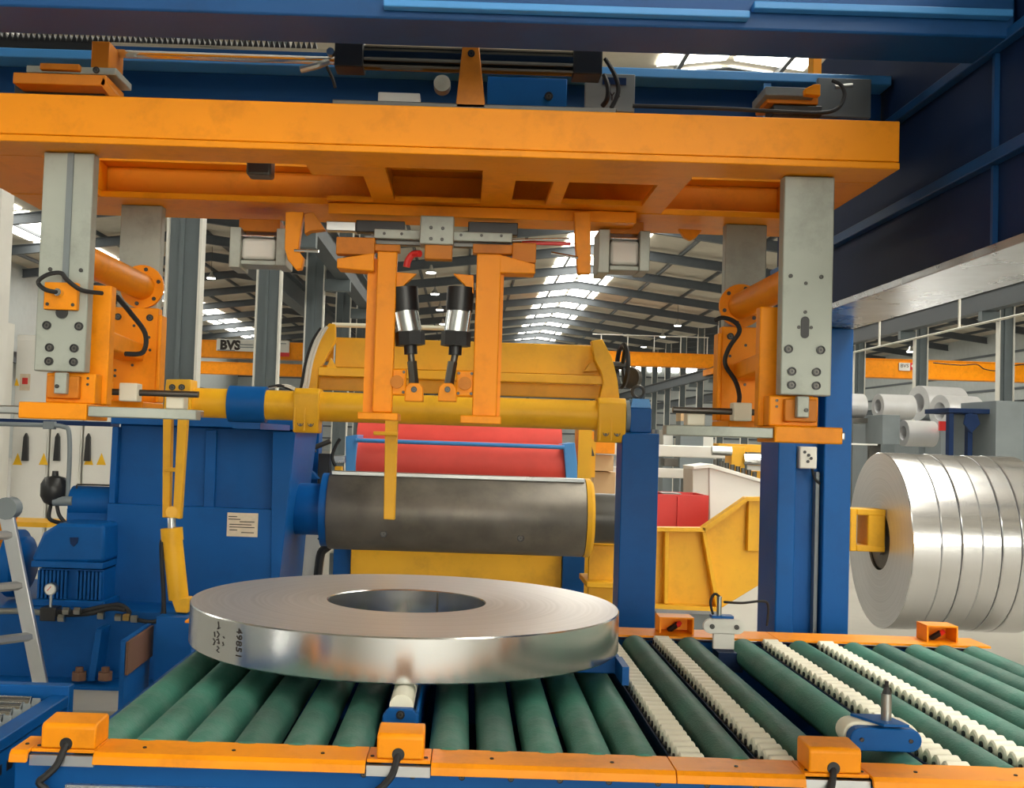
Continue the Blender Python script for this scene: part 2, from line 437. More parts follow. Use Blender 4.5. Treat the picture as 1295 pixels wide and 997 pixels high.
for px, py, h, lab in lamps:
    d = ray(px, py); tt = h / d[2]; p = Vector((d[0] * tt, d[1] * tt, CAM_Z + h))
    if p.y > 105: continue
    t = thing('high_bay_lamp', 'glowing round high bay lamp, ' + lab, 'lamp', p, group='high bay lamps under the roof')
    inst('housing', LH, t, p); inst('lens', LG, t, p); MB().cyl(p + Vector((0, 0, 0.34)), (p.x, p.y, roof_z(p.x) - 0.002), 0.012, None, 6).build('hook', 'steel_dark', t)
# ================================================================== BLUE GANTRY
g = thing('blue_gantry', 'dark blue steel gantry of cross beams, runway beam and column over the line', 'gantry', (1.53, 5.0, 0))
# front cross beam, seen from below along the top edge
B(-2.2, 1.42, 2.95, 3.16, 2.803, 3.25).build('cross_beam', 'blue_beam', g, bevel=0.006)
B(-0.25, 0.71, 2.915, 2.948, 2.822, 2.842).build('flange', 'blue_light', g, bevel=0.003)
B(0.72, 1.40, 2.915, 2.948, 2.848, 2.868).build('flange', 'blue_light', g, bevel=0.003)
# rear cross beam
B(-2.2, 1.42, 3.92, 3.96, 2.70, 2.95).build('cross_beam', 'blue_beam', g)
B(-2.2, 1.42, 3.82, 4.02, 2.952, 2.985).build('flange', 'blue_light', g, bevel=0.004)  # light falling from above is put into the paler blue of this flange
B(0.985, 1.01, 3.83, 3.92, 2.70, 2.95).build('stiffener', 'blue_light', g)
x0, x1, z0, z1 = rc(1025, 66, 1036, 88, 3.9)
B(x0, x1, 3.87, 3.93, 2.986, z1).build('end_stop', 'orange', g, bevel=0.003)
# rack of teeth on the rear beam
m = MB(); m.box(-2.2, -0.55, 3.86, 3.90, 2.987, 3.027)
for k in range(89):
    x = -2.2 + k * 0.0185
    m.prism([(x, 3.025), (x + 0.017, 3.025), (x + 0.011, 3.052), (x + 0.006, 3.052)], 'y', 3.86, 3.90)
m.build('tooth_rack', 'black', g)
# runway beam on the right, running towards the viewer
XW = 1.43
B(XW, XW + 0.22, 0.9, 5.25, 2.262, 3.3).build('runway_web', 'blue_dark', g)
B(XW - 0.045, XW + 0.27, 0.9, 5.25, 2.236, 2.26).build('runway_flange', 'galv', g, bevel=0.002)
B(XW - 0.032, XW - 0.001, 0.9, 5.25, 2.49, 2.525).build('runway_ledge', 'blue_beam', g, bevel=0.003)
B(XW - 0.032, XW - 0.001, 0.9, 5.25, 2.80, 2.83).build('runway_ledge', 'blue_beam', g, bevel=0.003)
for y in (1.6, 3.05, 4.92):
    B(XW - 0.016, XW - 0.001, y, y + 0.014, 2.262, 2.488).build('stiffener', 'blue_beam', g)
    B(XW - 0.016, XW - 0.001, y, y + 0.014, 2.527, 2.798).build('stiffener', 'blue_beam', g)
# column
B(1.372, 1.452, 4.95, 5.25, 0, 2.234).build('column', 'blue', g, bevel=0.006)
B(1.572, 1.692, 4.95, 5.25, 0, 2.234).build('column', 'blue', g, bevel=0.006)
B(1.453, 1.571, 5.03, 5.2, 0, 2.234).build('column_web', 'blue', g)
B(1.548, 1.566, 4.985, 5.029, 0.2, 1.60).build('cable_duct', 'grey_paint', g, bevel=0.003)
B(1.30, 1.76, 4.88, 5.32, 0, 0.03).build('base_plate', 'blue', g)
x0, x1, z0, z1 = rc(1011, 565, 1033, 593, 4.94)
so = B(x0, x1, 4.935, 5.025, z0, z1).build('socket_box', 'white_dull', g, bevel=0.006)
for k in range(4):
    p = at(1022 + (-4, 1, 4, 0)[k], 572 + 4 * k, 4.93)
    MB().cyl(p, p + Vector((0, 0.006, 0)), 0.007, None, 8).build('socket_switch', 'black', so)
MB().tube([at(1027, 592, 4.97), at(1030, 605, 4.98), at(1037, 612, 4.985)], 0.006).build('cable', 'rubber', g)

# ================================================================== ORANGE COIL GRIPPER
gr = thing('coil_gripper', 'orange coil gripper frame with four grey columns hanging under the blue gantry', 'gripper', (-0.1, 3.65, 1.72))
GX0, GX1 = -1.62, 1.215
ZB, ZT = 2.505, 2.645
CXS = (-1.186, 0.984)
# front girder: channel with flanges
B(GX0, GX1, 3.20, 3.225, ZB + 0.022, ZT).build('girder_web', 'orange', gr, bevel=0.003)
B(GX0, GX1, 3.195, 3.37, ZB, ZB + 0.02).build('girder_flange', 'orange', gr, bevel=0.003)
B(GX0, GX1, 3.226, 3.37, ZT - 0.02, ZT).build('girder_flange', 'orange', gr)
# rear girder
B(GX0, GX1, 3.99, 4.02, ZB + 0.022, ZT - 0.022).build('girder_web', 'orange', gr)
B(GX0, GX1, 3.93, 4.28, ZB - 0.002, ZB + 0.02).build('girder_flange', 'orange', gr, bevel=0.003)
B(GX0, GX1, 3.90, 4.12, ZT - 0.02, ZT).build('girder_flange', 'orange', gr)
# end members
for a, b in ((GX0, -1.30), (1.08, GX1)):
    B(a, b, 3.372, 3.928, ZB, ZB + 0.02).build('end_plate', 'orange', gr)
    B(a, a + 0.02, 3.228, 3.985, ZB + 0.022, ZT - 0.022).build('end_web', 'orange', gr)
    B(b - 0.02, b, 3.228, 3.985, ZB + 0.022, ZT - 0.022).build('end_web', 'orange', gr)
# centre plate with its openings cut out
hole_px = [(500, 608, 207, 258), (414, 459, 222, 255), (652, 690, 229, 260), (720, 812, 231, 261)]
holes = []
for (a, b, c, d) in hole_px:
    p0 = atz(a, c, ZB); p1 = atz(b, d, ZB); q0 = atz(a, d, ZB); q1 = atz(b, c, ZB)
    holes.append((min(p0.x, q0.x), max(p1.x, q1.x), max(3.375, p0.y), min(3.92, p1.y)))
xs = sorted({-0.47, 0.66} | {h[0] for h in holes} | {h[1] for h in holes})
ys = sorted({3.372, 3.928} | {h[2] for h in holes} | {h[3] for h in holes})
m = MB()
for i in range(len(xs) - 1):
    for j in range(len(ys) - 1):
        cx, cy = (xs[i] + xs[i+1]) / 2, (ys[j] + ys[j+1]) / 2
        if any(h[0] < cx < h[1] and h[2] < cy < h[3] for h in holes): continue
        m.box(xs[i], xs[i+1], ys[j], ys[j+1], ZB + 0.001, ZB + 0.018)
m.build('centre_plate', 'orange', gr)
B(-0.47, 0.66, 3.23, 3.985, ZT - 0.012, ZT).build('cover_plate', 'orange_dull', gr)
for x in (-0.30, 0.12):
    B(x, x + 0.015, 3.372, 3.98, ZB + 0.02, ZT - 0.022).build('rib', 'orange_dull', gr)
B(-0.735, -0.655, 3.62, 3.70, 2.528, 2.62).build('motor_block', 'steel_dark', gr, bevel=0.008)

# four grey columns with bolts
def grip_column(cx, yf, z0):
    a, b = (cx - 0.0805, cx + 0.068) if cx < 0 else (cx - 0.068, cx + 0.0805)
    c = B(a, b, yf, yf + 0.05, z0, ZB - 0.003).build('column', 'grey_plate', gr, bevel=0.004)
    return c
for i, cx in enumerate(CXS):
    sx = 1 if i == 0 else -1
    c = grip_column(cx, 3.30, 1.856)
    for (dx, z) in ((-0.047, 1.99), (0.047, 1.99), (-0.036, 1.925), (0.036, 1.925), (-0.036, 1.885), (0.036, 1.885)):
        bolt(c, (cx + dx, 3.2995, z), 0.025)
    for dx in (-0.045, 0.045): bolt(c, (cx + dx, 3.2995, 2.205 if i else 2.155), 0.012)
    if i == 0:
        B(cx - 0.008, cx + 0.010, 3.294, 3.2995, 2.08, 2.50).build('groove_strip', 'grey_paint', c)
        sp = B(cx - 0.052, cx + 0.045, 3.276, 3.2995, 2.035, 2.115).build('sensor_plate', 'orange', c, bevel=0.003)
        for dx in (-0.04, 0.034): bolt(c, (cx + dx, 3.2755, 2.05), 0.010)
        MB().cyl((cx - 0.004, 3.29, 2.028), (cx - 0.004, 3.2998, 2.028), 0.017, None, 16).build('sensor_hole', 'black', c)
        MB().cyl((cx - 0.004, 3.25, 2.083), (cx - 0.004, 3.276, 2.083), 0.011, None, 12).build('sensor_tip', 'chrome', c)
        MB().tube([(cx - 0.006, 3.252, 2.083), (cx - 0.035, 3.24, 2.088), (cx - 0.06, 3.25, 2.11), (cx - 0.035, 3.25, 2.132), (cx + 0.0, 3.26, 2.14),
                   (cx + 0.02, 3.26, 2.12), (cx + 0.06, 3.27, 2.093), (cx + 0.10, 3.33, 2.093)], 0.0065).build('sensor_cable', 'rubber', c)
    else:
        m = MB()
        pts = [(cx + 0.012 * math.cos(t), 2.055 + (0.02 if math.sin(t) >= 0 else -0.02) + 0.012 * math.sin(t)) for t in [2 * math.pi * k / 24 for k in range(24)]]
        m.prism(pts, 'y', 3.296, 3.2998); m.build('slot', 'black', c)
        for (dx, z) in ((-0.018, 2.055), (0.018, 2.055), (0, 2.10), (0, 2.185)): bolt(c, (cx + dx, 3.2995, z), 0.010)
    # rear column
    r = grip_column(cx, 4.05, 1.86)
    # tube between the columns with a bolted flange
    tb = MB().cyl((cx + sx * 0.01, 3.352, 2.205), (cx + sx * 0.01, 4.035, 2.205), 0.047, None, 24).build('spreader_tube', 'orange', gr)
    fl = MB().cyl((cx + sx * 0.01, 4.034, 2.205), (cx + sx * 0.01, 4.0495, 2.205), 0.078, None, 28).build('tube_flange', 'orange', gr)
    for k in range(6):
        a = k * math.pi / 3 + 0.3
        bolt(fl, (cx + sx * 0.01 + 0.063 * math.cos(a), 4.0338, 2.205 + 0.063 * math.sin(a)), 0.014)
    # front clamp: back plate, body, foot and finger
    a0 = lambda u: cx + sx * u
    def bx(nm, u0, u1, y0, y1, z0, z1, mm='orange', par=gr, bev=0.004):
        return B(min(a0(u0), a0(u1)), max(a0(u0), a0(u1)), y0, y1, z0, z1).build(nm, mm, par, bevel=bev)
    bx('clamp_plate', -0.06, 0.105, 3.40, 3.45, 1.765, 2.125)
    fb = bx('clamp_body', -0.055, 0.09, 3.335, 3.399, 1.765, 1.854)
    for du in (-0.046, 0.068):
        for z in (1.84, 1.822): bolt(fb, (a0(du), 3.3345, z), 0.008)
    bx('clamp_shoulder', -0.045, 0.05, 3.312, 3.334, 1.778, 1.845, 'orange_dull')
    bx('clamp_foot', -0.105, 0.092, 3.262, 3.46, 1.716, 1.764)
    pn = bx('locking_pin', -0.014, 0.022, 3.285, 3.311, 1.79, 1.853, 'grey_plate')
    bolt(pn, (a0(-0.004), 3.2845, 1.812), 0.012)
    m = MB()
    pl = [(a0(0.055), 3.255), (a0(0.30), 3.255), (a0(0.395), 3.29), (a0(0.395), 3.40), (a0(0.30), 3.47), (a0(0.055), 3.47)]
    m.prism(pl, 'z', 1.733, 1.762) if False else None
    m.prism([(a0(0.096), 3.262), (a0(0.29), 3.262), (a0(0.395), 3.32), (a0(0.395), 3.38), (a0(0.096), 3.38)], 'z', 1.727, 1.757)
    m.build('clamp_finger', 'grey_plate', gr, bevel=0.003)
    bx('finger_tail', -0.26 if i == 0 else -0.125, -0.108, 3.30, 3.40, 1.728, 1.752, 'steel')
    # rear clamp
    rp = bx('clamp_plate', -0.085, 0.085, 4.0, 4.048, 1.79, 2.125)
    for (du, z) in ((-0.058, 2.09), (0.055, 2.09)): bolt(rp, (a0(du), 3.9995, z), 0.024)
    for (du, z) in ((0.055, 2.02), (0.06, 1.975), (0.0, 2.06), (0.0, 1.92), (-0.06, 1.90), (-0.06, 1.88)): bolt(rp, (a0(du), 3.9995, z), 0.010)
    bx('clamp_side', 0.086, 0.10, 3.99, 4.06, 1.79, 2.10)
    m = MB().prism([(3.461, 2.015), (3.461, 1.955), (3.998, 1.935), (3.998, 1.995)], 'x', min(a0(-0.05), a0(0.04)), max(a0(-0.05), a0(0.04)))
    m.build('link_arm', 'orange', gr, bevel=0.006)
    bx('clamp_foot', -0.12, 0.10, 3.80, 4.06, 1.742, 1.788)
    MB().cyl((a0(0.0), 3.74, 1.815), (a0(0.30), 3.74, 1.815), 0.011, None, 12).build('guide_rod', 'steel_dark', gr)
    bx('rod_holder', -0.02, 0.0, 3.70, 3.80, 1.79, 1.85)
    bx('pad_block', 0.045, 0.105, 3.71, 3.77, 1.785, 1.845, 'cream')
    bx('pad_block', 0.19, 0.25, 3.75, 3.81, 1.765, 1.825, 'cream')
    bx('pad_bridge', 0.0, 0.30, 3.72, 3.83, 1.742, 1.764, 'steel')
# hoses at the clamps
cx = CXS[0]
MB().tube([(cx + 0.10, 3.47, 2.10), (cx + 0.12, 3.55, 2.06), (cx + 0.155, 3.60, 2.0), (cx + 0.15, 3.60, 1.94), (cx + 0.11, 3.55, 1.93)], 0.008).build('hose', 'rubber', gr)
cx = CXS[1]
MB().tube([at(905, 405, 3.98), at(915, 402, 3.95), at(930, 408, 3.93), at(935, 420, 3.93), at(922, 440, 3.95), at(917, 460, 3.96), at(930, 482, 3.95), at(935, 500, 3.9), at(934, 512, 3.8)], 0.008).build('hose', 'rubber', gr)

# ---- centre mechanism: linear guide, two inner legs with pneumatic cylinders
YM = 3.86
def fr(nm, x0, y0, x1, y1, Y, dep, mm, par=gr, bev=0.003):
    a, b, c, d = rc(x0, y0, x1, y1, Y); return B(a, b, Y, Y + dep, c, d).build(nm, mm, par, bevel=bev)
fr('guide_carrier', 415, 262, 805, 276, 3.90, 0.16, 'orange')
fr('actuator', 450, 279, 512, 294, YM + 0.03, 0.05, 'black')
fr('actuator', 592, 281, 655, 297, YM + 0.03, 0.05, 'black')
fr('actuator_cap', 412, 280, 450, 292, YM + 0.03, 0.04, 'steel')
lr = fr('linear_rail', 473, 292, 648, 304, YM, 0.03, 'grey_plate')
for px in (486, 508, 583, 609, 634): bolt(lr, at(px, 297 + (px - 560) * 0.02, YM - 0.0005), 0.010)
fr('rail_backing', 460, 300, 660, 312, YM + 0.032, 0.03, 'steel_dark')
cb = fr('carriage_block', 531, 273, 574, 309, YM - 0.045, 0.10, 'grey_plate', bev=0.004)
for (px, py) in ((545, 288), (560, 289), (545, 302), (559, 303)): bolt(cb, at(px, py, YM - 0.0455), 0.012)
fr('carriage_lug', 537, 309, 572, 328, YM - 0.03, 0.05, 'orange_dull')
MB().tube([at(531, 321, YM - 0.02), at(522, 322, YM), at(516, 330, YM), at(514, 338, YM)], 0.012, 10).build('air_hose', 'red', gr)
MB().cyl(at(648, 304, YM), at(720, 302, YM), 0.004, None, 8).build('guide_rod', 'chrome', gr)
fr('signal_strip', 660, 305, 722, 310, YM + 0.02, 0.006, 'red')
def inner_leg(s, edges):
    (xa, xb, ytop, ybot) = edges
    x0, x1, z0, z1 = rc(xa, ytop, xb, ybot, 3.80)
    lg = B(x0, x1, 3.80, 3.84, z0, z1).build('inner_leg', 'orange', gr, bevel=0.004)
    side = B(x0 - 0.035, x0, 3.842, 3.93, z0, z1 - 0.02) if s < 0 else B(x1, x1 + 0.012, 3.842, 3.93, z0, z1 - 0.02)
    side.build('leg_side', 'orange', lg)
    return lg, x0, x1, z0, z1
L1 = inner_leg(-1, (474, 499, 318, 522))
L2 = inner_leg(1, (600, 631, 321, 527))
fr('leg_foot', 452, 522, 503, 531, 3.76, 0.18, 'orange')
fr('leg_foot', 582, 526, 634, 536, 3.76, 0.18, 'orange')
def poly(nm, pts, Y, dep, mm, par=gr, bev=0.003):
    q = [(lambda p: (p.x, p.z))(at(px, py, Y)) for px, py in pts]
    return MB().prism(q, 'y', Y, Y + dep).build(nm, mm, par, bevel=bev)
poly('leg_arm', [(426, 327), (473, 320), (473, 343), (426, 339)], 3.80, 0.10, 'orange')
poly('leg_arm', [(632, 322), (677, 334), (677, 346), (632, 345)], 3.80, 0.10, 'orange')
fr('arm_block', 425, 300, 474, 322, 3.845, 0.05, 'orange_dull')
fr('arm_block', 598, 309, 648, 321, 3.845, 0.05, 'orange_dull')
fr('arm_block', 648, 307, 678, 332, 3.845, 0.05, 'orange_dull')
fr('arm_block', 474, 309, 506, 318, 3.845, 0.05, 'orange_dull')
poly('gusset', [(499, 344), (527, 346), (499, 372)], 3.815, 0.03, 'orange')
poly('gusset', [(599, 348), (573, 346), (599, 372)], 3.815, 0.03, 'orange')
def pneu(p_top, p_mid0, p_mid1, p_bot, p_rod, lugc):
    Y = 3.84
    P = [at(a, b, Y) for a, b in (p_top, p_mid0, p_mid1, p_bot, p_rod)]
    c = MB().cyl(P[0], P[1], 0.047, None, 20).build('pneumatic_cylinder', 'black', gr)
    MB().cyl(P[1], P[2], 0.043, None, 20).build('barrel', 'steel', c)
    MB().cyl(P[2], P[3], 0.051, None, 8).build('end_cap', 'black', c)
    d = (P[3] - P[2]).normalized()
    MB().cyl(P[3], P[3] + d * 0.03, 0.023, None, 12).build('rod_gland', 'black', c)
    MB().cyl(P[3] + d * 0.03, P[4], 0.012, None, 12).build('piston_rod', 'steel_dark', c)
    q = P[4] + (P[3] - P[4]) * 0.62
    MB().cyl(q, P[4], 0.017, None, 6).build('rod_clevis', 'steel_dark', c)
    for s in (-0.036, 0.036):
        MB().cyl(P[1] + Vector((s, -0.03, 0)), P[2] + Vector((s, -0.03, 0)), 0.004, None, 6).build('tie_rod', 'chrome', c)
    l = at(lugc[0], lugc[1], Y)
    lg = MB().prism([(l.x - 0.032, l.z - 0.03), (l.x + 0.032, l.z - 0.03), (l.x + 0.03, l.z + 0.018), (l.x + 0.015, l.z + 0.032), (l.x - 0.015, l.z + 0.032), (l.x - 0.03, l.z + 0.018)], 'y', 3.81, 3.87)
    lg = lg.build('rod_lug', 'orange', gr, bevel=0.003)
    bolt(lg, (l.x, 3.8095, l.z + 0.01), 0.02)
pneu((511, 364), (513, 394), (518, 420), (519, 437), (524, 490), (524, 497))
pneu((583, 364), (581, 394), (577, 420), (576, 438), (567, 490), (566, 497))
for (px, py) in ((502, 483), (588, 485)):
    p = at(px, py, 3.80)
    e = B(p.x - 0.03, p.x + 0.03, 3.80 + 0.01, 3.86, p.z - 0.045, p.z + 0.045).build('bearing_block', 'orange', gr, bevel=0.006)
    MB().cyl((p.x, 3.79, p.z), (p.x, 3.812, p.z), 0.022, None, 20).build('bearing_cap', 'orange_dull', e)
    for k in range(4): bolt(e, (p.x + (0.022, -0.022)[k % 2], 3.8095, p.z + (0.034, -0.034)[k // 2]), 0.010)
# side hangers and grey housings
poly('hanger', [(361, 268), (384, 268), (379, 300), (377, 317), (384, 326), (381, 340), (374, 341), (364, 329), (360, 315)], 3.86, 0.04, 'orange')
poly('hanger', [(726, 268), (747, 268), (747, 346), (731, 346), (728, 310)], 3.86, 0.04, 'orange')
poly('hanger_lug', [(385, 270), (396, 268), (411, 290), (392, 292), (385, 296)], 3.85, 0.05, 'orange_dull')
for (xa, xb, yt, yb) in ((290, 362, 285, 338), (757, 822, 288, 345)):
    h = fr('housing_plate', xa, yt + 2, xa + 14, yb, 3.98, 0.16, 'grey_plate')
    fr('housing_plate', xb - 13, yt + 4, xb, yb - 2, 3.98, 0.16, 'grey_plate')
    fr('housing_bar', xa + 14, yb - 9, xb - 13, yb - 3, 4.0, 0.12, 'grey_plate')
    fr('housing_drum', xa + 15, yt + 16, xb - 14, yb - 10, 4.0, 0.1, 'white_dull', bev=0.012)
    fr('housing_bar', xa + 15, yt + 12, xb - 14, yt + 15, 3.99, 0.12, 'chrome')
    fr('housing_top', xa + 12, yt - 8, xb - 8, yt + 8, 4.02, 0.14, 'orange_dull')
MB().cyl(at(372, 317, 3.85), at(403, 318, 3.85), 0.005, None, 8).build('stop_rod', 'chrome', gr)
MB().cyl(at(697, 320, 3.85), at(731, 326, 3.85), 0.005, None, 8).build('stop_rod', 'chrome', gr)
poly('lifting_lug', [(858, 289), (888, 291), (880, 301), (874, 304), (866, 300)], 4.1, 0.03, 'orange')

# ---- top of the gripper: travel cylinder, rod, brackets
zc = at(590, 77, 3.50).z
xa, xb = at(425, 70, 3.5).x, at(760, 80, 3.5).x
cy = MB().cyl((xa + 0.09, 3.5, zc), (xb - 0.09, 3.5, zc), 0.039, None, 24).build('travel_cylinder', 'black_gloss', gr)
for a in (xa, xb - 0.09): B(a, a + 0.09, 3.456, 3.544, zc - 0.044, zc + 0.044).build('cylinder_head', 'black', cy, bevel=0.004)
for s in (-1, 1): MB().cyl((xa + 0.09, 3.466, zc + s * 0.036), (xb - 0.09, 3.466, zc + s * 0.036), 0.005, None, 8).build('tie_rod', 'steel_dark', cy)
xr = at(142, 62, 3.5).x
MB().cyl((xr, 3.5, zc - 0.002), (xa, 3.5, zc - 0.002), 0.024, None, 20).build('piston_rod', 'chrome', cy)
MB().cyl((xa - 0.012, 3.45, zc), (xa - 0.012, 3.55, zc), 0.012, None, 10).build('fitting', 'steel', cy)
MB().tube([(xa - 0.02, 3.46, zc - 0.03), (xa - 0.05, 3.44, zc - 0.05), (xa - 0.10, 3.44, zc - 0.065)], 0.011, 8).build('fitting', 'steel', cy)
MB().tube([(xa - 0.02, 3.45, zc - 0.05), (xa, 3.43, zc - 0.09), (xa + 0.01, 3.43, zc - 0.12)], 0.005, 6).build('hose', 'rubber', cy)
MB().tube([(xb + 0.01, 3.47, zc + 0.01), (xb + 0.04, 3.45, zc - 0.05), (xb + 0.05, 3.45, zc - 0.10), (xb + 0.03, 3.45, zc - 0.15)], 0.007, 8).build('hose', 'rubber', cy)
poly('bracket', [(585, 57), (606, 59), (614, 137), (576, 136)], 3.42, 0.03, 'orange_dull')
bolt(gr, at(596, 68, 3.4195), 0.022)
# left slide bracket on the girder
fr('slide_plate', 16, 93, 134, 107, 3.34, 0.18, 'orange_dull')
fr('slide_block', 33, 84, 147, 93, 3.38, 0.16, 'grey_plate')
fr('slide_cover', 50, 80, 100, 88, 3.36, 0.05, 'orange_dull')
ub = fr('upright', 115, 52, 138, 96, 3.40, 0.14, 'orange_dull')
bolt(gr, at(122, 89, 3.3395), 0.02)
poly('brace', [(130, 96), (146, 118), (153, 122), (138, 122), (126, 106)], 3.34, 0.1, 'orange_dull')
fr('slide_foot', 18, 107, 132, 121, 3.42, 0.1, 'black')
# small plates and discs between the girder and the blue beam
fr('gear_rack', 420, 131, 780, 139, 3.42, 0.03, 'steel_dark')
p = at(559, 105, 3.7); MB().cyl(p, p + Vector((0, 0.05, 0)), 0.028, None, 20).build('round_cap', 'grey_plate', gr)
bp = fr('blue_plate', 616, 98, 717, 138, 3.72, 0.03, 'blue')
bolt(gr, at(694, 122, 3.7195), 0.028)
sp = fr('support_plate', 740, 93, 803, 141, 3.6, 0.02, 'grey_paint')
_m = MB()
for ln in ([(772, 117), (774, 121)], [(777, 117), (774, 121), (774, 127)], [(781, 117), (781, 122), (784, 122)]):
    _m.tube([at(a, b, 3.5985) for a, b in ln], 0.0022, 5, smooth=False)
_m.build('handwriting', 'ink', sp)
fr('plate_slot', 762, 98, 792, 107, 3.596, 0.003, 'blue_dark', bev=0)
fr('small_block', 478, 117, 531, 132, 3.5, 0.06, 'white_dull')
MB().tube([at(764, 95, 3.55), at(769, 110, 3.53), at(768, 125, 3.53), at(762, 134, 3.55)], 0.008).build('hose', 'rubber', gr)
# right slide bracket
fr('slide_block', 968, 110, 1032, 121, 3.36, 0.16, 'grey_paint')
fr('slide_plate', 970, 121, 1035, 131, 3.40, 0.14, 'orange_dull')
poly('slide_lug', [(1018, 112), (1030, 106), (1038, 106), (1038, 121), (1018, 119)], 3.34, 0.03, 'orange')
fr('slide_foot', 978, 133, 1040, 146, 3.40, 0.1, 'black')
fr('back_plate', 1034, 99, 1102, 148, 3.6, 0.02, 'grey_paint')
MB().tube([at(1053, 102, 3.4), at(1064, 108, 3.38), at(1068, 122, 3.36), at(1058, 138, 3.33), at(1035, 143, 3.28), at(1000, 142, 3.26), at(900, 137, 3.27), at(800, 134, 3.29)], 0.006).build('hose', 'rubber', gr)
MB().cyl(at(1056, 110, 3.5), at(1078, 108, 3.5), 0.007, None, 8).build('fitting', 'steel', gr)
# ================================================================== ROLLER CONVEYOR
cv = thing('roller_conveyor', 'green roller conveyor with orange edge covers and white wheel tracks', 'conveyor', (0.4, 3.5, 0))
RZ, RR, RT = 0.936, 0.049, 0.985
XC0, XC1 = -1.03, 2.0
nx = lambda px: at(px, 950, 2.56).x
# side beams and legs
B(XC0 + 0.05, XC1, 2.55, 2.60, 0.55, 0.955).build('side_beam', 'blue', cv, bevel=0.004)
B(XC0 + 0.05, XC1, 4.32, 4.37, 0.55, 0.955).build('side_beam', 'blue', cv, bevel=0.004)
B(XC0 + 0.05, XC0 + 0.10, 2.602, 4.318, 0.55, 0.88).build('end_beam', 'blue', cv)
B(XC1 - 0.05, XC1, 2.602, 4.318, 0.55, 0.88).build('end_beam', 'blue', cv)
for x in (XC0 + 0.06, 0.45, XC1 - 0.12):
    for y in (2.56, 4.31): B(x, x + 0.09, y, y + 0.05, 0, 0.549).build('leg', 'blue', cv)
B(XC0 + 0.10, XC1 - 0.05, 2.602, 4.318, 0.60, 0.62).build('drip_pan', 'blue_dark', cv)
B(-0.86, -0.28, 2.535, 2.549, 0.80, 0.905).build('front_guard', 'galv', cv)
for px in range(150, 1290, 62):
    p = at(px, 985 + (px - 640) * 0.03, 2.5495); 
    if not (-0.86 < p.x < -0.28): bolt(cv, p, 0.014)
# orange edge covers, front
def cover(px0, px1, lip=True):
    x0, x1 = nx(px0), nx(px1)
    m = MB()
    if lip:
        m.prism([(2.645, 0.98), (2.645, 0.972), (2.535, 0.972), (2.528, 0.955), (2.518, 0.955), (2.522, 0.972), (2.532, 0.98)], 'x', x0, x1)
    else:
        m.prism([(2.645, 0.98), (2.645, 0.972), (2.545, 0.972), (2.545, 0.98)], 'x', x0, x1)
    return m.build('edge_cover', 'orange', cv, bevel=0.0015)
segs = [(20, 42, 1), (42.5, 123, 0), (124, 464, 1), (465, 545, 0), (546, 852, 1), (853, 1014, 1), (1015, 1097, 0), (1098, 1480, 1)]
for a, b, l in segs:
    c = cover(a, b, l)
    if l:
        n = max(1, int((b - a) / 105))
        for k in range(n):
            x = nx(a + (k + 0.5) * (b - a) / n)
            inst('screw', BOLT, c, (x, 2.575, 0.9803), rot=(-math.pi / 2, 0, 0), scale=(0.009, 0.009, 0.009))
    else:
        B(nx(a), nx(b), 2.536, 2.549, 0.945, 0.968).build('grey_strip', 'alu', cv)
        for px in (a + 6, b - 6): inst('screw', BOLT, c, (nx(px), 2.565, 0.9803), rot=(-math.pi / 2, 0, 0), scale=(0.009, 0.009, 0.009))
# sensor hoods on the front edge
for (a, b, cabx) in ((54, 123, 0), (477, 536, 1), (1021, 1087, 2)):
    x0, x1 = nx(a), nx(b)
    m = MB().prism([(2.545, 0.981), (2.545, 1.028), (2.552, 1.036), (2.632, 1.040), (2.64, 1.034), (2.64, 0.981)], 'x', x0, x1)
    h = m.build('sensor_hood', 'orange', cv, bevel=0.004)
    xm = (x0 + x1) / 2 - 0.004
    MB().cyl((xm, 2.5425, 0.992), (xm, 2.546, 0.992), 0.014, None, 16).build('cable_hole', 'black', h)
    MB().tube([(xm, 2.55, 0.992), (xm - 0.004, 2.535, 0.975), (xm - 0.012, 2.525, 0.95), (xm - 0.03, 2.515, 0.93), (xm - 0.045, 2.512, 0.915), (xm - 0.025, 2.515, 0.895), (xm - 0.02, 2.52, 0.86), (xm - 0.04, 2.53, 0.80)], 0.008, 8).build('cable', 'rubber', h)
# rear edge cover and open hoods
for a, b in ((XC0, 0.2), (0.203, 1.2), (1.203, XC1)):
    MB().prism([(4.28, 0.972), (4.28, 0.98), (4.455, 0.98), (4.46, 0.95), (4.452, 0.95), (4.447, 0.972)], 'x', a, b).build('edge_cover', 'orange', cv)
for (a, b) in ((832, 875), (1167, 1206)):
    x0, x1 = at(a, 790, 4.38).x, at(b, 790, 4.38).x
    m = MB(); m.box(x0, x1, 4.34, 4.44, 1.036, 1.042); m.box(x0, x0 + 0.006, 4.34, 4.44, 0.981, 1.035); m.box(x1 - 0.006, x1, 4.34, 4.44, 0.981, 1.035); m.box(x0 + 0.007, x1 - 0.007, 4.432, 4.44, 0.981, 1.035)
    h = m.build('sensor_hood', 'orange', cv)
    xm = (x0 + x1) / 2
    MB().cyl((xm - 0.02, 4.40, 0.983), (xm + 0.01, 4.38, 1.01), 0.011, None, 10).build('sensor', 'black', h)
    MB().cyl((xm + 0.01, 4.38, 1.005), (xm + 0.018, 4.37, 1.018), 0.009, None, 10).build('sensor_tip', 'red', h)
